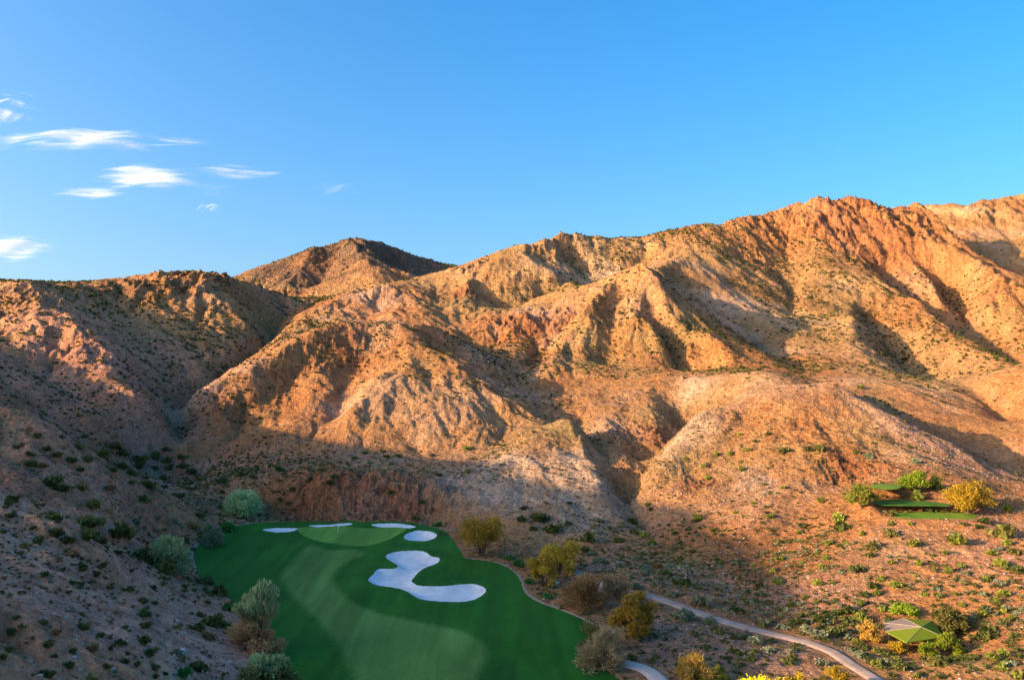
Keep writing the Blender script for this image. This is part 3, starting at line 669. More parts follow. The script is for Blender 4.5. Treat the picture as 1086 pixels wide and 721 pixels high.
# ------------------------------------------------------------------ shade shelter with a low faceted roof
RCp=[G(939,669,2.1),G(961.5,681,2.1),G(1000,675,2.1),G(989.5,657.5,2.1),G(958,655,2.1),G(937,660,2.1)]
ax_,ay_=G(977,664.5,3.3); sx0=sum(p[0] for p in RCp)/6; sy0=sum(p[1] for p in RCp)/6
gz0=float(ground([sx0],[sy0])[0])
sh=empty('shade_shelter',(sx0,sy0,gz0)); tag(sh,'low shelter with faceted green and pinkish roof beside the dirt path','shelter')
m_rg=plain('green_roof',(.18,.225,.018),.9,.05); m_rp=plain('pink_roof',(.33,.235,.18),.9,.05); m_cap=plain('ridge_cap_paint',(.42,.34,.2)); m_post=plain('post_paint',(.25,.17,.11)); m_wall=plain('shelter_stucco',(.36,.24,.16),.9)
er=np.array([(p[0]-sx0,p[1]-sy0,2.1-gz0) for p in RCp]); ap=np.array((ax_-sx0,ay_-sy0,3.3-gz0))
Vr=np.vstack([er,er-np.array((0,0,.18)),[ap],[ap-np.array((0,0,.3))]]); Fr=[];Mi=[]
for i in range(6):
    j=(i+1)%6; Fr.append((i,j,12)); Mi.append(1 if i in (4,5) else 0); Fr.append((j,i,6+i,6+j)); Mi.append(Mi[-1]); Fr.append((6+j,6+i,13)); Mi.append(0)
meshobj('roof',Vr,Fr,[m_rg,m_rp],sh,matidx=Mi)
for i in range(6):
    v,q=tube([er[i]+(0,0,.0),(er[i]+ap)/2+(0,0,.02),ap+(0,0,.0)],[.05,.05,.05],6); meshobj('ridge_cap',v,q,m_cap,sh)
for i in range(6):
    b_=er[i]*.86; v,q=tube([(b_[0],b_[1],-.4),(b_[0],b_[1],er[i][2]+.12)],[.13,.13],8); meshobj('post',v,q,m_post,sh)
def boxmesh(x0,x1,y0,y1,z0,z1):
    V=np.array([(x,y,z) for z in (z0,z1) for y in (y0,y1) for x in (x0,x1)],float)
    return V,np.array([(0,2,3,1),(4,5,7,6),(0,1,5,4),(2,6,7,3),(0,4,6,2),(1,3,7,5)])
v,q=boxmesh(-2.2,3.0,-.6,2.6,-.3,1.75); meshobj('wall',v,q,m_wall,sh)
v,q=boxmesh(-3.2,-.4,-2.4,-1.9,.42,.5); v2_,q2_=boxmesh(-3.0,-2.9,-2.3,-2.0,-.1,.42); v3_,q3_=boxmesh(-.7,-.6,-2.3,-2.0,-.1,.42)
v,q=join([(v,q),(v2_,q2_),(v3_,q3_)]); meshobj('bench',v,q,m_post,sh)
print('golf',time.time()-T00)
# ------------------------------------------------------------------ foliage
def leafmat(name,a,b,trans=.35,rough=.75):
    L=NT(name); at=L.n('ShaderNodeAttribute',attribute_name='tint'); oi=L.n('ShaderNodeObjectInfo')
    col=L.ramp(at.outputs['Fac'],[(0.0,a),(1.0,b)])
    hs=L.n('ShaderNodeHueSaturation'); L.l(L.math('ADD',.49,L.math('MULTIPLY',oi.outputs['Random'],.02)),hs.inputs['Hue']); L.l(L.math('ADD',.8,L.math('MULTIPLY',oi.outputs['Random'],.4)),hs.inputs['Value']); L.l(col,hs.inputs['Color'])
    L.l(hs.outputs[0],L.b.inputs['Base Color']); L.b.inputs['Roughness'].default_value=rough
    tr=L.n('ShaderNodeBsdfTranslucent'); L.l(hs.outputs[0],tr.inputs['Color']); mx=L.n('ShaderNodeMixShader'); mx.inputs[0].default_value=trans
    L.l(L.b.outputs[0],mx.inputs[1]); L.l(tr.outputs[0],mx.inputs[2]); L.l(mx.outputs[0],L.out.inputs['Surface']); return L.m
LM={'g':leafmat('leaf_dark_green',(0.068,0.083,0.019),(0.156,0.173,0.045)),
    'o':leafmat('leaf_olive',(0.109,0.109,0.027),(0.255,0.228,0.065)),
    'l':leafmat('leaf_lime',(0.164,0.180,0.032),(0.403,0.422,0.072)),
    'L':leafmat('leaf_bright_green',(0.137,0.192,0.018),(0.347,0.420,0.032)),
    'G':leafmat('leaf_lush_green',(0.036,0.128,0.027),(0.091,0.271,0.054)),
    's':leafmat('leaf_sage',(0.156,0.173,0.091),(0.329,0.347,0.201)),
    'b':leafmat('leaf_dry_brown',(0.220,0.125,0.045),(0.437,0.262,0.101)),
    'orange':leafmat('leaf_rust',(0.289,0.181,0.045),(0.652,0.363,0.072)),
    'gold':leafmat('flower_gold',(0.281,0.190,0.027),(0.602,0.400,0.045)),
    'goldlit':leafmat('flower_sunlit_gold',(0.287,0.218,0.029),(0.657,0.413,0.029)),  # the gold flower colour again, with sunlight put in for the lit plants
    'palesage':leafmat('leaf_pale_sage',(0.273,0.360,0.137),(0.547,0.656,0.310)),
    'wisp':leafmat('twigs_wispy_tan',(0.496,0.265,0.100),(0.800,0.557,0.241)),
    'twig':leafmat('twigs_grey',(0.285,0.205,0.095),(0.546,0.423,0.231)),
    'yellow':leafmat('flower_yellow',(0.726,0.471,0.018),(0.995,0.907,0.018))}
BK=NT('bark'); tb=BK.n('ShaderNodeTexCoord'); BK.l(BK.ramp(BK.noise(tb.outputs['Object'],5,4,.6),[(0.3,(.05,.035,.025)),(0.7,(.14,.10,.07))]),BK.b.inputs['Base Color']); m_bark=BK.m
def quads(C,N,U,w,l):
    """quads centred C, long axis U, normal about N"""
    S_=np.cross(U,N); S_/=np.linalg.norm(S_,axis=1)[:,None]+1e-9
    a=S_*w[:,None]/2; b=U*l[:,None]/2
    V=np.stack([C-a-b,C+a-b,C+a*.6+b,C-a*.6+b],1).reshape(-1,3)
    return V,np.arange(len(V)).reshape(-1,4)
def unit(v): return v/(np.linalg.norm(v,axis=-1,keepdims=True)+1e-9)
def leaves(r,C,spread,n,size,elong=1.4,up=.3,outward=None):
    """n leaf-sized faces round the cluster centres C with radii spread"""
    k=r.integers(0,len(C),n); d=unit(r.normal(size=(n,3))); rad=spread[k]*r.uniform(0,1,n)**.45
    p=C[k]+d*rad[:,None]*np.array((1,1,.8)); 
    U=unit(r.normal(size=(n,3))+np.array((0,0,up))*2) if outward is None else unit(outward(p)+r.normal(size=(n,3))*.28)
    Nn=unit(r.normal(size=(n,3))); s=size*r.uniform(.6,1.4,n)
    V,Q_=quads(p,Nn,U,s,s*elong)
    t=np.clip(.5+.28*r.normal(size=n)+(r.uniform(-.25,.25,len(C)))[k],0,1)
    return V,Q_,np.repeat(t,4)
def bush_mesh(name,seed,n,leaf,mat,lobes=7,flatness=.75,elong=1.6):
    r=np.random.default_rng(seed); a=r.uniform(0,2*np.pi,lobes); d=r.uniform(.05,.5,lobes)
    C=np.column_stack([np.cos(a)*d,np.sin(a)*d,r.uniform(.2,.62,lobes)*flatness]); sp=r.uniform(.28,.46,lobes)
    V,Q_,t=leaves(r,C,sp,n,leaf,elong,up=.6); V[:,2]=np.maximum(V[:,2],-.12)
    me=bpy.data.meshes.new(name); me.vertices.add(len(V)); me.vertices.foreach_set('co',V.astype(np.float32).ravel()); me.loops.add(Q_.size); me.loops.foreach_set('vertex_index',Q_.astype(np.int32).ravel())
    me.polygons.add(len(Q_)); me.polygons.foreach_set('loop_start',np.arange(0,Q_.size,4,dtype=np.int32)); me.update(calc_edges=True); me.materials.append(mat)
    at=me.attributes.new('tint','FLOAT','POINT'); at.data.foreach_set('value',t.astype(np.float32)); return me
# ------------------------------------------------------------------ trees
def tree(name,u,v,wpx,hpx,mat,label,cat,style='tree',n=5200,leaf=.30,seed=1,group=None,mat2=None,lobes=20,dmin=70,D=None):
    x,y,z=hit(u,v,dmin) if D is None else (P(u,v,D)[0],D,float(ground([P(u,v,D)[0]],[D])[0]))
    W=wpx/F*y; H=hpx/F*y*.93; r=np.random.default_rng(seed)
    root=empty(name,(x,y,z-.1),r.uniform(0,6.28)); tag(root,label,cat,group)
    k=lobes; a=np.sort(r.uniform(0,2*np.pi,k)); 
    if style=='tree': ph=r.uniform(-.25,1.0,k); base=.42; hh=.50
    else: ph=r.uniform(-.55,1.0,k); base=.34; hh=.55
    el=np.arcsin(np.clip(ph,-1,1)); rr=r.uniform(.35,.74,k)
    C=np.column_stack([np.cos(a)*np.cos(el)*rr*W/2,np.sin(a)*np.cos(el)*rr*W/2,H*base+np.sin(el)*rr*H*hh/.75])
    C[:,2]=np.clip(C[:,2],H*.10,H*.84); sp=r.uniform(.10,.20,k)*W*.95
    # stems and limbs
    ns=4 if style=='tree' else 5; parts=[]; b0=r.uniform(-.25,.25,(ns,2))*W*.12
    for i in range(k):
        s=i%ns; p0=np.array((b0[s][0],b0[s][1],0.)); q=np.array((b0[s][0]*2+C[i][0]*.25,b0[s][1]*2+C[i][1]*.25,C[i][2]*.45)); t0=W*.0085
        mid=(p0+q)/2+r.normal(size=3)*W*.012
        mid2=(q+C[i])/2+r.normal(size=3)*W*.02
        v_,q_=tube([p0,mid,q,mid2,C[i],C[i]+(C[i]-q)*.5],[t0,t0*.8,t0*.6,t0*.42,t0*.25,t0*.08],5); parts.append((v_,q_))
    v_,q_=join(parts); meshobj('trunk',v_,q_,m_bark,root)
    def outw(p): return p-np.array((0,0,H*.12))
    Vs=[];Qs=[];Ts=[];b=0
    def addl(cset,spr,nn,sz,elo,o=None,zf=None):
        nonlocal b
        V_,Q__,t_=leaves(r,cset,spr,nn,sz,elo,up=.5,outward=o); Vs.append(V_);Qs.append(Q__+b);Ts.append(t_);b+=len(V_)
    if style=='feather': addl(C,sp*1.1,n,leaf*.42,6.5,outw); addl(C,sp*1.2,n//3,leaf*.8,1.5)
    else: addl(C,sp,n,leaf,1.7); addl(C,sp*1.35,n//4,leaf*.55,3.5,outw)
    V_=np.vstack(Vs);Q_=np.vstack(Qs);t_=np.concatenate(Ts); V_[:,2]=np.maximum(V_[:,2],0.02)
    if mat2 is not None:                                  # upper and lower foliage of two kinds: one crown, two materials
        cz=V_[Q_[:,0],2]/H+r.normal(size=len(Q_))*.10; mi=(cz<.48).astype(int)
        meshobj('crown',V_,Q_,[mat,mat2],root,attrs={'tint':('FLOAT',t_)},matidx=mi)
    else: meshobj('crown',V_,Q_,mat,root,attrs={'tint':('FLOAT',t_)})
    return root
T_='tree'; B_='bush'
tree('mesquite_tree',259,546,56,40,LM['palesage'],'pale sage green tree at the far left corner of the golf turf','tree','bush',5200,.34,11)
tree('mesquite_bush',181,606,56,42,LM['palesage'],'pale sage green bush left of the turf, at the foot of the shaded hillside','bush','feather',3800,.42,12)
tree('brittle_bush',226,582,34,26,LM['s'],'low grey green bush on the turf edge between the two pale green trees','bush','bush',1800,.3,13)
tree('feathery_tree',276,690,68,84,LM['palesage'],'tall feathery tree, pale green above tan twigs, left of the fairway','tree','feather',7800,.36,14,mat2=LM['wisp'],lobes=26)
tree('feathery_tree',283,742,68,74,LM['palesage'],'feathery pale green tree in front of the tall tan one, cut by the bottom edge','tree','feather',6500,.36,15,mat2=LM['o'],lobes=24)
tree('palo_verde_tree',510,590,60,54,LM['gold'],'golden brown palo verde with dark forked stems at the far right edge of the turf','tree','tree',4300,.27,21,lobes=24)
tree('palo_verde_tree',594,606,50,42,LM['gold'],'golden palo verde behind another one, right of the large bunker','tree','bush',3600,.28,22)
tree('palo_verde_tree',576,621,42,46,LM['gold'],'golden palo verde standing in front of a larger one at the turf edge','tree','bush',3300,.27,23)
tree('dry_mesquite',619,644,56,44,LM['b'],'brown nearly leafless tree right of the two overlapping golden trees','tree','feather',3800,.30,24)
tree('dry_mesquite',654,634,42,36,LM['twig'],'pale grey twiggy tree behind the golden tree beside the cart path','tree','feather',2200,.26,25)
tree('palo_verde_tree',671,676,56,58,LM['gold'],'golden palo verde between the brown tree and the dirt cart path','tree','bush',4700,.27,26,mat2=LM['gold'])
tree('thin_mesquite',638,708,60,50,LM['twig'],'thin grey olive tree overhanging the turf edge near the paved path','tree','feather',3600,.28,27,mat2=LM['twig'])
tree('thin_mesquite',628,690,40,34,LM['o'],'sparse olive tree at the turf edge behind the thin grey one','tree','feather',1900,.24,28)
tree('palo_verde_bush',734,722,50,34,LM['orange'],'rust gold bush right of the paved path near the bottom edge','bush','bush',3200,.24,29)
tree('green_bush',763,722,24,20,LM['l'],'small yellow green bush touching the rust gold one near the bottom edge','bush','bush',1300,.22,30)
tree('flowering_bush',808,752,84,36,LM['yellow'],'wide bright yellow flowering bush in sunlight, cut by the bottom edge','bush','bush',5200,.22,31)
tree('flowering_bush',848,742,40,32,LM['goldlit'],'pale yellow bush right of the bright yellow flowering one at the bottom edge','bush','bush',2200,.22,32)
tree('flowering_bush',888,733,36,34,LM['goldlit'],'pale yellow bush beside the lower end of the dirt cart path','bush','feather',2200,.22,33)
tree('palo_verde_tree',914,539,38,30,LM['l'],'lime green tree left of the tee boxes on the right hill','tree','tree',3400,.27,41)
tree('palo_verde_tree',969,519,36,21,LM['L'],'bright green tree just behind the upper tee box','tree','bush',2600,.26,42,D=252)
tree('palo_verde_tree',990,518,24,18,LM['l'],'small yellow green tree right of the bright green one behind the upper tee','tree','bush',1500,.26,43,D=254)
tree('green_bush',973,530,17,12,LM['l'],'small lime bush between the upper and middle tee boxes','bush','bush',900,.24,44,D=247)
tree('palo_verde_tree',1029,545,62,38,LM['goldlit'],'large golden yellow tree right of the tee boxes','tree','tree',5600,.27,45,lobes=26)
tree('mesquite_tree',1006,672,46,38,LM['o'],'rounded olive green tree behind the shelter','tree','bush',4600,.24,46)
tree('green_bush',1006,693,34,26,LM['L'],'bright green leafy bush right of the shelter','bush','bush',2800,.24,47)
tree('green_bush',983,696,24,18,LM['L'],'bright green bush in front of the shelter','bush','bush',1500,.22,48)
tree('green_bush',960,652,38,12,LM['L'],'low bright green hedge like bush behind the shelter','bush','bush',1700,.22,49)
tree('dry_bush',922,680,28,26,LM['orange'],'rust orange bush left of the shelter','bush','bush',2200,.22,50)
tree('golden_bush',952,690,26,16,LM['goldlit'],'golden bush under the left front corner of the shelter','bush','bush',1300,.2,51)
print('trees',time.time()-T00)
# ------------------------------------------------------------------ individual shrubs: (u, v, width in pixels, kind)
SH="""32,489,14,g;31,479,13,g;17,472,9,o;60,480,12,g;45,492,12,b;40,460,9,g;50,474,10,g;65,462,9,g;89,461,9,g;82,472,14,o;75,486,14,g;92,485,15,o;107,479,17,g;130,477,17,g;122,471,14,g;149,485,18,g;165,480,16,g;177,474,10,g;177,486,11,g;192,482,12,g;195,491,12,g;203,497,14,g;180,493,12,g;164,495,8,g;147,492,12,g;139,499,16,g;127,492,16,g;120,497,10,g;173,505,10,g;157,512,16,g;175,514,9,g;155,505,8,g;139,510,9,g;117,515,14,b;152,526,17,g;191,524,11,g;201,510,11,g;207,517,9,g;210,506,7,g;198,516,9,g;236,507,14,g;257,501,10,g;85,497,9,g;87,515,12,o;57,506,22,g;67,516,18,g;97,532,20,o;95,547,30,o;57,546,20,g;12,526,16,g;9,532,9,g;12,544,12,g;130,560,28,g;92,565,22,g;60,562,18,g;72,570,16,g;36,557,8,g;39,571,14,g;25,577,11,o;20,585,11,o;4,562,8,g;75,585,16,b;106,572,14,g;110,597,11,o;86,596,10,g;45,534,8,b;212,545,13,g;225,560,18,G;240,556,20,G;217,567,14,G;195,572,16,g;205,556,15,b;144,552,12,s;
1,626,9,g;21,627,7,b;47,607,10,g;67,602,8,g;77,617,9,g;86,617,8,o;89,600,13,g;102,607,11,g;118,620,11,o;137,622,13,g;150,635,14,g;139,604,7,o;124,584,11,g;162,622,9,g;164,638,8,g;195,625,9,o;220,637,9,b;196,632,6,b;17,652,10,o;12,667,12,g;47,657,14,o;87,662,18,g;60,668,12,b;107,671,10,g;132,663,9,o;153,648,16,g;154,660,14,g;152,675,19,g;128,679,12,g;116,674,8,o;117,686,10,g;159,689,17,g;135,692,8,g;113,704,12,g;132,700,12,g;145,703,10,g;165,705,12,o;164,716,8,g;188,691,14,s;175,713,8,g;193,709,22,G;209,704,20,g;48,712,19,g;73,702,13,g;96,718,14,o;76,689,10,g;57,694,7,g;51,681,14,g;9,687,11,o;2,694,10,g;98,684,14,b;209,661,22,g;224,655,24,g;221,673,16,o;212,650,12,g;245,641,20,G;236,658,20,G;231,622,24,g;219,613,18,g;174,600,24,g;159,592,22,g;149,584,18,g;243,668,14,G;
871,528,13,l;890,545,20,l;893,556,18,g;915,564,11,l;879,573,13,l;898,574,8,l;866,585,9,l;877,590,10,l;871,599,11,l;946,563,18,o;970,573,17,l;922,576,20,o;923,587,11,o;909,601,18,g;946,594,11,l;975,595,13,l;989,587,8,l;1002,584,10,l;1014,569,26,l;1018,598,10,l;1006,603,13,l;990,602,8,l;1050,584,14,l;1064,559,30,o;1068,537,16,l;1043,550,14,g;1068,573,13,l;1077,582,18,o;1064,595,18,l;1078,600,22,g;987,539,12,g;970,487,12,s;923,482,14,s;907,478,10,o;869,473,14,o;945,543,12,o;1000,540,9,o;
866,615,14,l;883,616,8,l;913,637,12,l;916,628,11,g;930,626,12,l;926,618,14,g;948,617,15,l;934,611,14,l;971,609,7,l;981,629,9,l;951,640,14,o;935,644,12,l;992,619,9,o;1046,611,12,l;1057,635,12,l;1063,627,14,l;1044,648,13,l;1064,646,11,l;1074,653,12,l;1048,669,26,g;1051,693,20,l;1066,690,16,l;1063,704,18,l;1078,713,18,l;931,701,14,l;911,692,16,s;954,705,16,o;950,696,12,o;908,678,12,l;931,687,15,o;898,644,18,g;887,647,12,g;869,654,18,g;868,669,20,s;887,667,18,g;912,652,22,l;872,700,16,s;899,673,14,s;998,715,12,o;972,715,10,l;997,697,24,o;
726,614,26,g;705,606,12,g;683,599,13,s;698,598,12,b;735,583,8,g;764,595,8,l;722,590,8,g;745,609,6,g;799,598,8,l;821,603,13,l;828,590,12,l;851,595,8,l;806,618,10,g;827,614,14,l;800,635,11,g;780,643,19,g;839,640,10,g;854,631,11,l;850,656,16,g;811,657,16,s;854,663,14,s;713,628,14,s;745,634,26,s;723,648,26,s;753,654,16,s;800,676,20,s;764,667,14,o;737,669,10,o;786,688,12,s;838,688,12,s;817,686,16,s;836,699,14,g;797,697,12,g;846,682,9,g;670,695,14,o;690,698,12,o;635,592,14,s;626,585,10,s;619,581,10,g;697,616,14,s;658,598,12,s;676,619,16,s;582,630,14,G;555,537,9,g;572,545,22,g;553,548,14,g;587,558,20,g;603,554,8,g;565,559,10,g;636,550,12,s;624,568,18,g;634,562,11,s;656,570,13,g;648,558,12,s;671,551,15,g;682,564,14,l;691,573,14,l;687,533,9,l;636,591,13,s;682,603,12,s;621,582,9,g;549,596,16,G;541,589,14,G;560,614,14,G;585,620,12,s;464,554,12,G;470,565,10,g;604,533,6,g;
296,495,13,G;329,506,8,g;350,511,10,g;354,504,8,g;267,504,8,g;310,517,7,g;305,532,7,g;297,528,6,g;340,497,7,g;376,484,7,g;387,479,7,g;423,482,8,g;410,482,8,g;458,481,8,g;496,473,10,l;465,502,8,g;497,498,9,l;415,520,9,g;447,530,8,g;440,547,11,o;
784,459,7,l;814,459,7,g;801,466,7,g;792,475,9,l;774,479,9,l;746,493,8,l;750,505,9,l;787,495,10,l;760,480,9,l;832,475,14,o;858,474,13,o;810,512,7,l;831,515,9,l;799,532,7,l;776,530,6,b;817,546,10,l;739,547,14,l;780,542,8,l;912,409,9,l;961,378,9,g;727,485,7,l;846,563,8,l;826,572,8,l;755,560,8,l;1035,620,8,o;1020,640,10,l;1012,628,8,l;948,541,8,g;962,541,8,o;976,540,7,b;1012,541,8,o;938,525,8,o;957,525,9,b;946,553,9,o;965,554,8,l;1022,554,9,o;1038,557,10,g"""
shr=[]
for t in SH.replace('\n','').split(';'):
    t=t.strip()
    if t: a=t.split(','); shr.append((float(a[0]),float(a[1]),float(a[2]),a[3]))
VAR={k:[bush_mesh('desert_shrub',100+i*7+j,n_,.16,LM[k],6+j,.8) for j,n_ in enumerate((260,230,280))] for i,k in enumerate(('g','o','l','s','b','G'))}
KN={'g':'dark green','o':'olive','l':'lime green','s':'grey sage','b':'dry brown','G':'lush green'}
def zone(u,v):
    if u<256 and v>575:
        if u<110: return 'in the bottom left corner' if v>640 else 'below the left hillside shoulder'
        if v<612 and u<230: return 'on the lower slope left of the turf'
        if u<200: return 'left of the feathery trees' if v<665 else 'left of the lowest feathery tree'
        return 'in the thicket beside the feathery trees'
    if u<115 and v>=520: return 'on the left hillside shoulder'
    if u<115: return 'on the left hillside crest'
    if u<215 and v<520: return 'on the flat above the gravel wash'
    if u<250 and v<=575: return 'beside the gravel wash'
    if u<520 and v<515: return 'on the hill foot above the green'
    if u<520: return 'on the red bank behind the putting green'
    if u<700 and v<585: return 'on the pale slope right of the green'
    if u<760 and v<600: return 'at the canyon mouth' if u<705 else 'on the left foot of the knoll'
    if u<600: return 'along the right edge of the turf'
    if u<700 and v<640: return 'between golden trees and cart path'
    if u<720 and v>=640: return 'beside the paved path'
    if u<775 and v<660: return 'along the upper cart path'
    if u<870 and v>=655: return 'in the hollow below the cart path' if v>676 else 'along the middle cart path'
    if u<860 and v>=600: return 'above the cart path'
    if u<860 and v>=510: return 'on the lower knoll flank'
    if u<870 : return 'on the upper knoll flank'
    if v<430: return 'high on the right mountain slope'
    if v<500: return 'on the crest of the right knoll'
    if u<935 and v>=640: return 'left of the shelter'
    if u<940: return 'left of the tee boxes'
    if v<555: return 'right beside the tee boxes'
    if v<610: return 'on the slope below the tee boxes' if u<1035 else 'on the dark rocky slope'
    if v<660: return 'above the shelter'
    if u<1010: return 'on the flat in front of the shelter'
    return 'in the bottom right corner'
ORD=['leftmost','second','third','fourth','fifth','sixth','seventh','eighth','ninth','tenth','eleventh','twelfth']
grp={}
for i,(u,v,w,k) in enumerate(shr):
    sz='tiny' if w<8.5 else 'small' if w<12.5 else 'medium' if w<18 else 'large'
    grp.setdefault((sz,k,zone(u,v)),[]).append(i)
LAB={}
for (sz,k,zn),ids in grp.items():
    head='%s %s shrub'%(sz,KN[k]); ids=sorted(ids,key=lambda i:shr[i][0])
    if len(ids)==1: LAB[ids[0]]=head+' '+zn; continue
    for q,i in enumerate(ids):
        if q==0: t='leftmost %s %s'%(head,zn)
        elif q==len(ids)-1: t='rightmost %s %s'%(head,zn)
        else: t='%s %s from the left %s'%(ORD[q],head,zn)
        LAB[i]=t
for i,(u,v,w,k) in enumerate(shr):
    x,y,z=hit(u,min(v+w*.30,720) if v<716 else v+w*.3,80); y=max(y,80)
    me=VAR[k][i%3]; o=link(bpy.data.objects.new('desert_shrub',me)); s=w/F*y/1.55
    o.location=(x,y,z-.12*s); o.scale=(s*random.uniform(.92,1.1),s*random.uniform(.92,1.1),s*random.uniform(.85,1.1)); o.rotation_euler=(0,0,random.uniform(0,6.28))
    tag(o,LAB[i],'shrub','desert shrubs scattered over the slopes')
print('shrubs',len(shr),time.time()-T00)
# ------------------------------------------------------------------ uncountable scrub and stones
def scatter(name,count,rmin,rmax,smin,smax,mats,build,densf,excl=True,power=2.0,seed=3,sink=.1,th_lim=35.0):
    r=np.random.default_rng(seed); t=np.radians(r.uniform(-th_lim,th_lim,count)); q=r.uniform(0,1,count)
    R=(rmin**power+q*(rmax**power-rmin**power))**(1/power); x=R*np.sin(t); y=R*np.cos(t)
    keep=r.uniform(0,1,count)<densf(x,y)
    if excl:
        keep&=~in_poly(x,y,TURF_S); d,_=dist_line(x,y,PATHW[::3]); keep&=d>3.0; d,_=dist_line(x,y,PATH2W[::3]); keep&=d>2.6
        d,_=dist_line(x,y,TURF_S[::3],True); keep&=d>.35
        keep&=np.hypot(x-SHEL[0],y-SHEL[1])>8
        for pz,pw in PADW: keep&=~in_poly(x,y,pw)
    x,y=x[keep],y[keep]; z=ground(x,y)
    # leave out what the slopes in front hide completely
    D=np.hypot(x,y); s=r.uniform(0,1,len(x))**1.9*(smax-smin)+smin
    if rmax>900: s=s*np.clip(D/620,.5,1.0)
    TV,TQ,TT=build; nv=len(TV[0]); nvar=len(TV); V=np.empty((len(x),nv,3),np.float32)
    var=r.integers(0,nvar,len(x)); ang=r.uniform(0,6.28,len(x)); ca,sa=np.cos(ang),np.sin(ang); TVa=np.array(TV)[var]
    sq=r.uniform(.7,1.1,len(x))
    V[...,0]=(TVa[...,0]*ca[:,None]-TVa[...,1]*sa[:,None])*s[:,None]+x[:,None]
    V[...,1]=(TVa[...,0]*sa[:,None]+TVa[...,1]*ca[:,None])*s[:,None]+y[:,None]
    V[...,2]=TVa[...,2]*(s*sq)[:,None]+(z-sink*s)[:,None]
    Qn=(TQ[None]+(np.arange(len(x))*nv)[:,None,None]).reshape(-1,TQ.shape[1])
    tt=np.clip(np.repeat(r.uniform(0,1,len(x)),nv)*.75+np.tile(TT,len(x))*.25,0,1)
    if len(mats)>1:
        kk=np.clip((fbm(x/40,y/40,3,201)+.5+r.normal(size=len(x))*.28)*len(mats),0,len(mats)-1).astype(int); mi=np.repeat(kk,len(TQ))
    else: mi=None
    o=meshobj(name,V.reshape(-1,3),Qn,mats,attrs={'tint':('FLOAT',tt)},matidx=mi); tag(o,kind='stuff'); print(name,len(x)); return o
def tmpl_bush(nv,nq,leaf):
    Vs=[];T=None
    for j in range(nv):
        r=np.random.default_rng(900+j+nq); C=np.column_stack([r.uniform(-.5,.5,5),r.uniform(-.5,.5,5),r.uniform(.25,.55,5)]); V,Q_,t=leaves(r,C,np.full(5,.40),nq,leaf,1.3,.6); V[:,2]=np.maximum(V[:,2],0); Vs.append(V); T=Q_
    return Vs,T,np.tile(np.linspace(0,1,nq).repeat(4),1)
def tmpl_stone(nv):
    Vs=[]; bx=np.array([(x,y,z) for z in(-.4,.5) for y in(-.6,.6) for x in(-.6,.6)],float); r=np.random.default_rng(5)
    for j in range(nv): Vs.append(bx*r.uniform(.65,1.15,(8,3)))
    return Vs,np.array([(0,2,3,1),(4,5,7,6),(0,1,5,4),(2,6,7,3),(0,4,6,2),(1,3,7,5)]),np.linspace(0,1,8)
SM=[LM['g'],LM['o'],LM['b'],LM['s']]
def dens_far(x,y):
    n_=fbm(x/70,y/70,4,211)+.5; n2_=fbm(x/18,y/18,3,221)+.5; return np.clip((n_-.30)*1.9,.06,1)*np.clip(n2_*1.5,.15,1)*np.where(y>640,.65,1)
def dens_near(x,y):
    n_=fbm(x/30,y/30,4,231)+.5; shade=np.where(x<0,1.0,.55); wash=np.exp(-(((x-30)/40)**2+((y-215)/40)**2)); return np.clip(np.clip((n_-.22)*1.7,.16,1)*shade+wash*.6,0,1)
SMF=[leafmat('scrub_dark_olive',(.05,.055,.02),(.12,.11,.035),.1),leafmat('scrub_olive',(.09,.085,.025),(.20,.17,.05),.1),LM['g']]
scatter('desert_scrub',110000,300,1080,.75,1.75,SMF,tmpl_bush(4,16,.55),dens_far,seed=31)
scatter('desert_scrub',40000,85,345,.26,.85,SM,tmpl_bush(5,46,.22),dens_near,seed=32)
def dens_wash(x,y):
    a=np.exp(-(((x-55)/38)**2+((y-215)/42)**2))+np.exp(-(((x-85)/40)**2+((y-165)/22)**2))+.9*np.exp(-(((x+100)/45)**2+((y-300)/40)**2))+.5*np.exp(-(((x+80)/30)**2+((y-225)/45)**2))
    return np.clip(a*np.clip((fbm(x/14,y/14,3,251)+.42)*1.7,0,1),0,1)
scatter('desert_scrub',34000,110,350,.35,1.35,[LM['g'],LM['s'],LM['o'],LM['s'],LM['b']],tmpl_bush(5,60,.24),dens_wash,seed=36)
STN=NT('stone_brown'); ta=STN.n('ShaderNodeAttribute',attribute_name='tint'); STN.l(STN.ramp(ta.outputs['Fac'],[(0,(.20,.12,.09)),(.6,(.42,.28,.21)),(1,(.58,.46,.40))]),STN.b.inputs['Base Color']); STN.b.inputs['Roughness'].default_value=.95
def dens_st(x,y): return np.clip(fbm(x/22,y/22,4,241)*1.6+.45,.03,1)
scatter('loose_stones',60000,80,420,.10,.5,[STN.m],tmpl_stone(6),dens_st,seed=33,sink=.15)
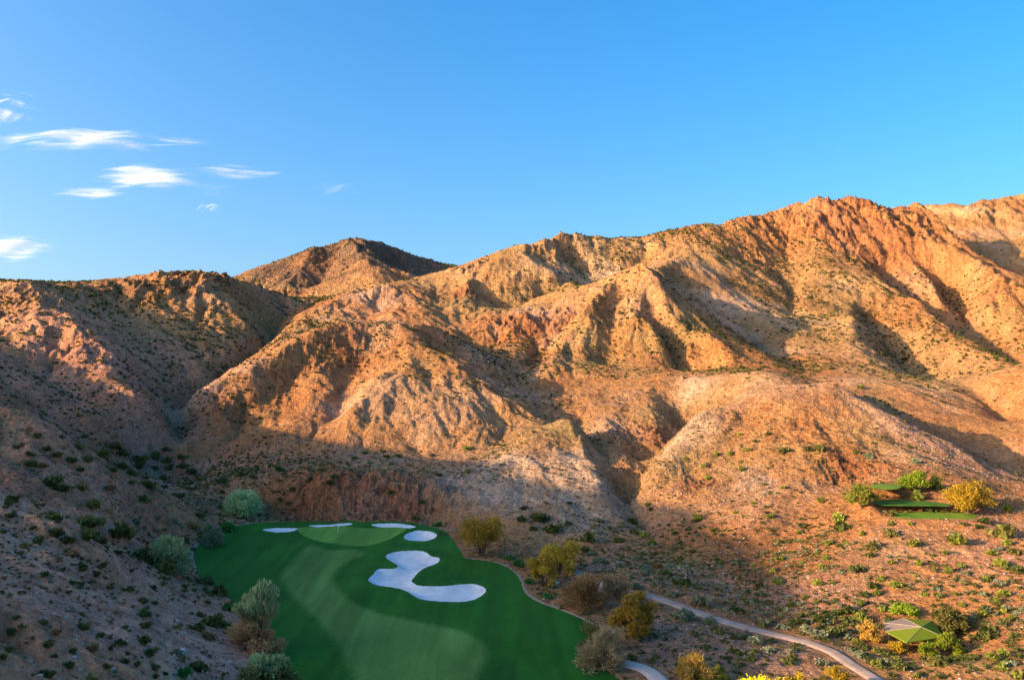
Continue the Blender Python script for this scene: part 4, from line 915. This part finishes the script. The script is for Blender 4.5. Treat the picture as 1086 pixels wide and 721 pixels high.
# a few boulders one can point to
def boulder(u,v,w,label,col,seed):
    x,y,z=hit(u,v+w*.3,80); s=w/F*y/2
    bm=__import__('bmesh').new(); __import__('bmesh').ops.create_icosphere(bm,subdivisions=4,radius=1); me=bpy.data.meshes.new('boulder')
    bm.to_mesh(me); bm.free(); n_=len(me.vertices); co=np.empty(n_*3,np.float32); me.vertices.foreach_get('co',co); co=co.reshape(-1,3)
    r=np.random.default_rng(seed); 
    for _ in range(9):
        d=unit(r.normal(size=3)); h_=r.uniform(.55,.85); dd=co@d; co-=np.maximum(dd-h_,0)[:,None]*d
    co*=1+.12*fbm(co[:,0]*2+seed,co[:,1]*2+co[:,2]*1.7,3,seed)[:,None]; co*=np.array((1,.8,.62))
    me.vertices.foreach_set('co',co.ravel()); me.update(); me.materials.append(col); o=link(bpy.data.objects.new('boulder',me)); o.location=(x,y,z+.1*s); o.scale=(s,s,s); o.rotation_euler=(0,0,r.uniform(0,6)); tag(o,label,'boulder')
m_b1=soil('boulder_pale',(.60,.53,.48),(.78,.72,.68),2.0); m_b2=soil('boulder_tan',(.42,.28,.22),(.58,.42,.34),2.0)
boulder(192,688,11,'flat white boulder on the shaded slope left of the lowest feathery tree',m_b1,3)
boulder(245,700,9,'pinkish tan boulder beside the lowest feathery tree',m_b2,4)
boulder(121,529,5,'small white boulder at the top of the gravel wash',m_b1,5)
boulder(187,656,8,'pale tan boulder halfway down the shaded slope left of the turf',m_b2,6)
boulder(591,617,5,'small white boulder between the golden trees and the turf',m_b1,8)
boulder(79,695,6,'small pale boulder on the shaded hillside near the bottom edge',m_b2,9)
print('scatter',time.time()-T00)
# ------------------------------------------------------------------ clouds: thin cirrus sheets at altitude, lit by the sun
def cloudmat(name,seed,dens):
    m_=bpy.data.materials.new(name); m_.use_nodes=True; t=m_.node_tree; t.nodes.clear(); N=t.nodes.new; L=t.links.new
    out=N('ShaderNodeOutputMaterial'); at=N('ShaderNodeAttribute'); at.attribute_name='body'; tc=N('ShaderNodeTexCoord')
    mp=N('ShaderNodeMapping'); mp.inputs['Scale'].default_value=(1/2000,1/520,1/400); mp.inputs['Rotation'].default_value=(0,0,.25); mp.inputs['Location'].default_value=(seed*3.1,seed,0); L(tc.outputs['Object'],mp.inputs[0])
    n1=N('ShaderNodeTexNoise'); n1.inputs['Scale'].default_value=1.6; n1.inputs['Detail'].default_value=9; n1.inputs['Roughness'].default_value=.66; n1.inputs['Distortion'].default_value=.9; L(mp.outputs[0],n1.inputs[0])
    a=N('ShaderNodeMath'); a.operation='MULTIPLY_ADD'; a.inputs[1].default_value=3.4; a.inputs[2].default_value=-1.70; L(n1.outputs['Fac'],a.inputs[0])
    b=N('ShaderNodeMath'); b.operation='ADD'; L(a.outputs[0],b.inputs[0]); L(at.outputs['Fac'],b.inputs[1])
    r=N('ShaderNodeMapRange'); r.interpolation_type='SMOOTHSTEP'; r.inputs['From Min'].default_value=.05; r.inputs['From Max'].default_value=1.5; r.inputs['To Max'].default_value=dens*.82; L(b.outputs[0],r.inputs['Value'])
    e=N('ShaderNodeMath'); e.operation='MULTIPLY'; ed=N('ShaderNodeMapRange'); ed.inputs['From Max'].default_value=.6; L(at.outputs['Fac'],ed.inputs['Value']); L(r.outputs[0],e.inputs[0]); L(ed.outputs[0],e.inputs[1])
    d=N('ShaderNodeBsdfDiffuse'); d.inputs[0].default_value=(1,1,1,1); tr=N('ShaderNodeBsdfTranslucent'); tr.inputs[0].default_value=(1,1,1,1); ad=N('ShaderNodeAddShader'); L(d.outputs[0],ad.inputs[0]); L(tr.outputs[0],ad.inputs[1])
    tp=N('ShaderNodeBsdfTransparent'); mx=N('ShaderNodeMixShader'); L(e.outputs[0],mx.inputs[0]); L(tp.outputs[0],mx.inputs[1]); L(ad.outputs[0],mx.inputs[2]); L(mx.outputs[0],out.inputs[0]); return m_
ALT=2500.0
def cloud(u0,u1,v0,v1,label,seed,dens=.9,blobs=None,tilt=0):
    un=48; vn=30; us=np.linspace(0,1,un); vs=np.linspace(0,1,vn)
    c0=G((u0+u1)/2,(v0+v1)/2,CZ+ALT); pts=[];body=[]
    far=ALT*F/(CY-v1); near=ALT*F/(CY-v0); cx=(u0+u1)/2
    hw=(u1-u0)/2/F*(near+far)/2
    for b_ in vs:
        for a_ in us:
            y=near+(far-near)*b_; x=(cx-CX)/F*y+(a_-.5)*2*hw
            q=0
            for (bu,bv,ru,rv,st) in (blobs or [(.5,.5,.5,.5,1.0)]):
                dx=(a_-bu)/ru; dy=(b_-bv-(a_-bu)*tilt)/rv; q=max(q,st*(1-min(1,math.sqrt(dx*dx+dy*dy))))
            pts.append((x-c0[0],y-c0[1],120*math.sin(a_*3.1)*math.sin(b_*3.1)+20*math.sin(a_*17+b_*9))); body.append(0.0 if min(a_,1-a_,b_,1-b_)<.02 else max(0,q+(.55*q**.5)*float(fbm(np.array([a_*5+seed*7.0]),np.array([b_*3+seed*3.0]),3,300+seed)[0])))
    idx=np.arange(un*vn).reshape(vn,un); Q_=np.stack([idx[:-1,:-1],idx[:-1,1:],idx[1:,1:],idx[1:,:-1]],-1).reshape(-1,4)
    o=meshobj('cirrus_cloud',np.array(pts),Q_,cloudmat('cloud_vapour',seed,dens),loc=(c0[0],c0[1],CZ+ALT),attrs={'body':('FLOAT',body)},smooth=True); tag(o,label,'cloud','white wisps of cloud at the left'); o.visible_shadow=True
cloud(-10,225,134,176,'long white cloud wisp, second from the top at the left',1,.95,[(.42,.45,.42,.42,1.25),(.30,.35,.45,.35,.8),(.80,.45,.25,.25,.7)])
cloud(45,292,172,214,'bright white cloud with two streaks, lowest of the three above the left hills',2,1.0,[(.45,.50,.25,.42,1.4),(.80,.30,.24,.20,1.0),(.22,.80,.28,.14,.9),(.75,.75,.15,.2,.5)])
cloud(-60,66,244,280,'white cloud low over the left hill, cut by the left edge',4,1.0,[(.55,.55,.5,.45,1.4)])
cloud(-40,44,98,140,'small wispy cloud at the left edge above the long one',5,.8,[(.5,.75,.5,.16,1.1),(.55,.45,.5,.14,.9),(.5,.12,.5,.12,.7)])
cloud(204,240,218,231,'tiny separate puff of cloud right of the bright one',11,.3,[(.5,.5,.5,.5,.9)])
cloud(320,400,192,218,'very faint cloud wisp above the pointed peak',7,.12,[(.5,.5,.5,.4,.8)])
# ------------------------------------------------------------------ camera, sky, sun
cam=bpy.data.cameras.new('camera'); co=link(bpy.data.objects.new('camera',cam)); sc.camera=co
cam.sensor_width=36; cam.lens=F/1086*36; co.location=(0,0,CZ); co.rotation_euler=(math.pi/2,0,0); cam.clip_end=90000; cam.clip_start=1
w=bpy.data.worlds.new('World'); sc.world=w; w.use_nodes=True; nt=w.node_tree
sky=nt.nodes.new('ShaderNodeTexSky'); sky.sky_type='NISHITA'; sky.sun_disc=False
ELEV=15.5; az=math.atan2(SUNH[0],SUNH[1]); sky.sun_elevation=math.radians(ELEV); sky.sun_rotation=az
sky.air_density=1.0; sky.dust_density=5.0; sky.ozone_density=2.4; sky.altitude=0
wtc=nt.nodes.new('ShaderNodeTexCoord'); wva=nt.nodes.new('ShaderNodeVectorMath'); wva.operation='ADD'; wva.inputs[1].default_value=(0,0,.10); nt.links.new(wtc.outputs['Generated'],wva.inputs[0]); nt.links.new(wva.outputs[0],sky.inputs[0])
hsv=nt.nodes.new('ShaderNodeHueSaturation'); hsv.inputs['Saturation'].default_value=1.46; hsv.inputs['Value'].default_value=1.0
nt.links.new(sky.outputs[0],hsv.inputs['Color']); nt.links.new(hsv.outputs[0],nt.nodes['Background'].inputs[0]); nt.nodes['Background'].inputs[1].default_value=.15
l=bpy.data.lights.new('sun','SUN'); l.energy=3.7; l.angle=math.radians(.6); l.color=(1,.70,.40); lo=link(bpy.data.objects.new('sun',l))
n=math.hypot(*SUNH); d=Vector((SUNH[0]/n*math.cos(math.radians(ELEV)),SUNH[1]/n*math.cos(math.radians(ELEV)),math.sin(math.radians(ELEV))))
lo.rotation_euler=d.to_track_quat('Z','Y').to_euler(); lo.location=(-300,-100,400)
sc.view_settings.view_transform='Standard'; sc.view_settings.look='None'; sc.view_settings.exposure=1.55; sc.view_settings.gamma=1
sc.cycles.max_bounces=6; sc.cycles.diffuse_bounces=3; sc.cycles.transparent_max_bounces=12; sc.cycles.use_denoising=True
print('done',time.time()-T00)
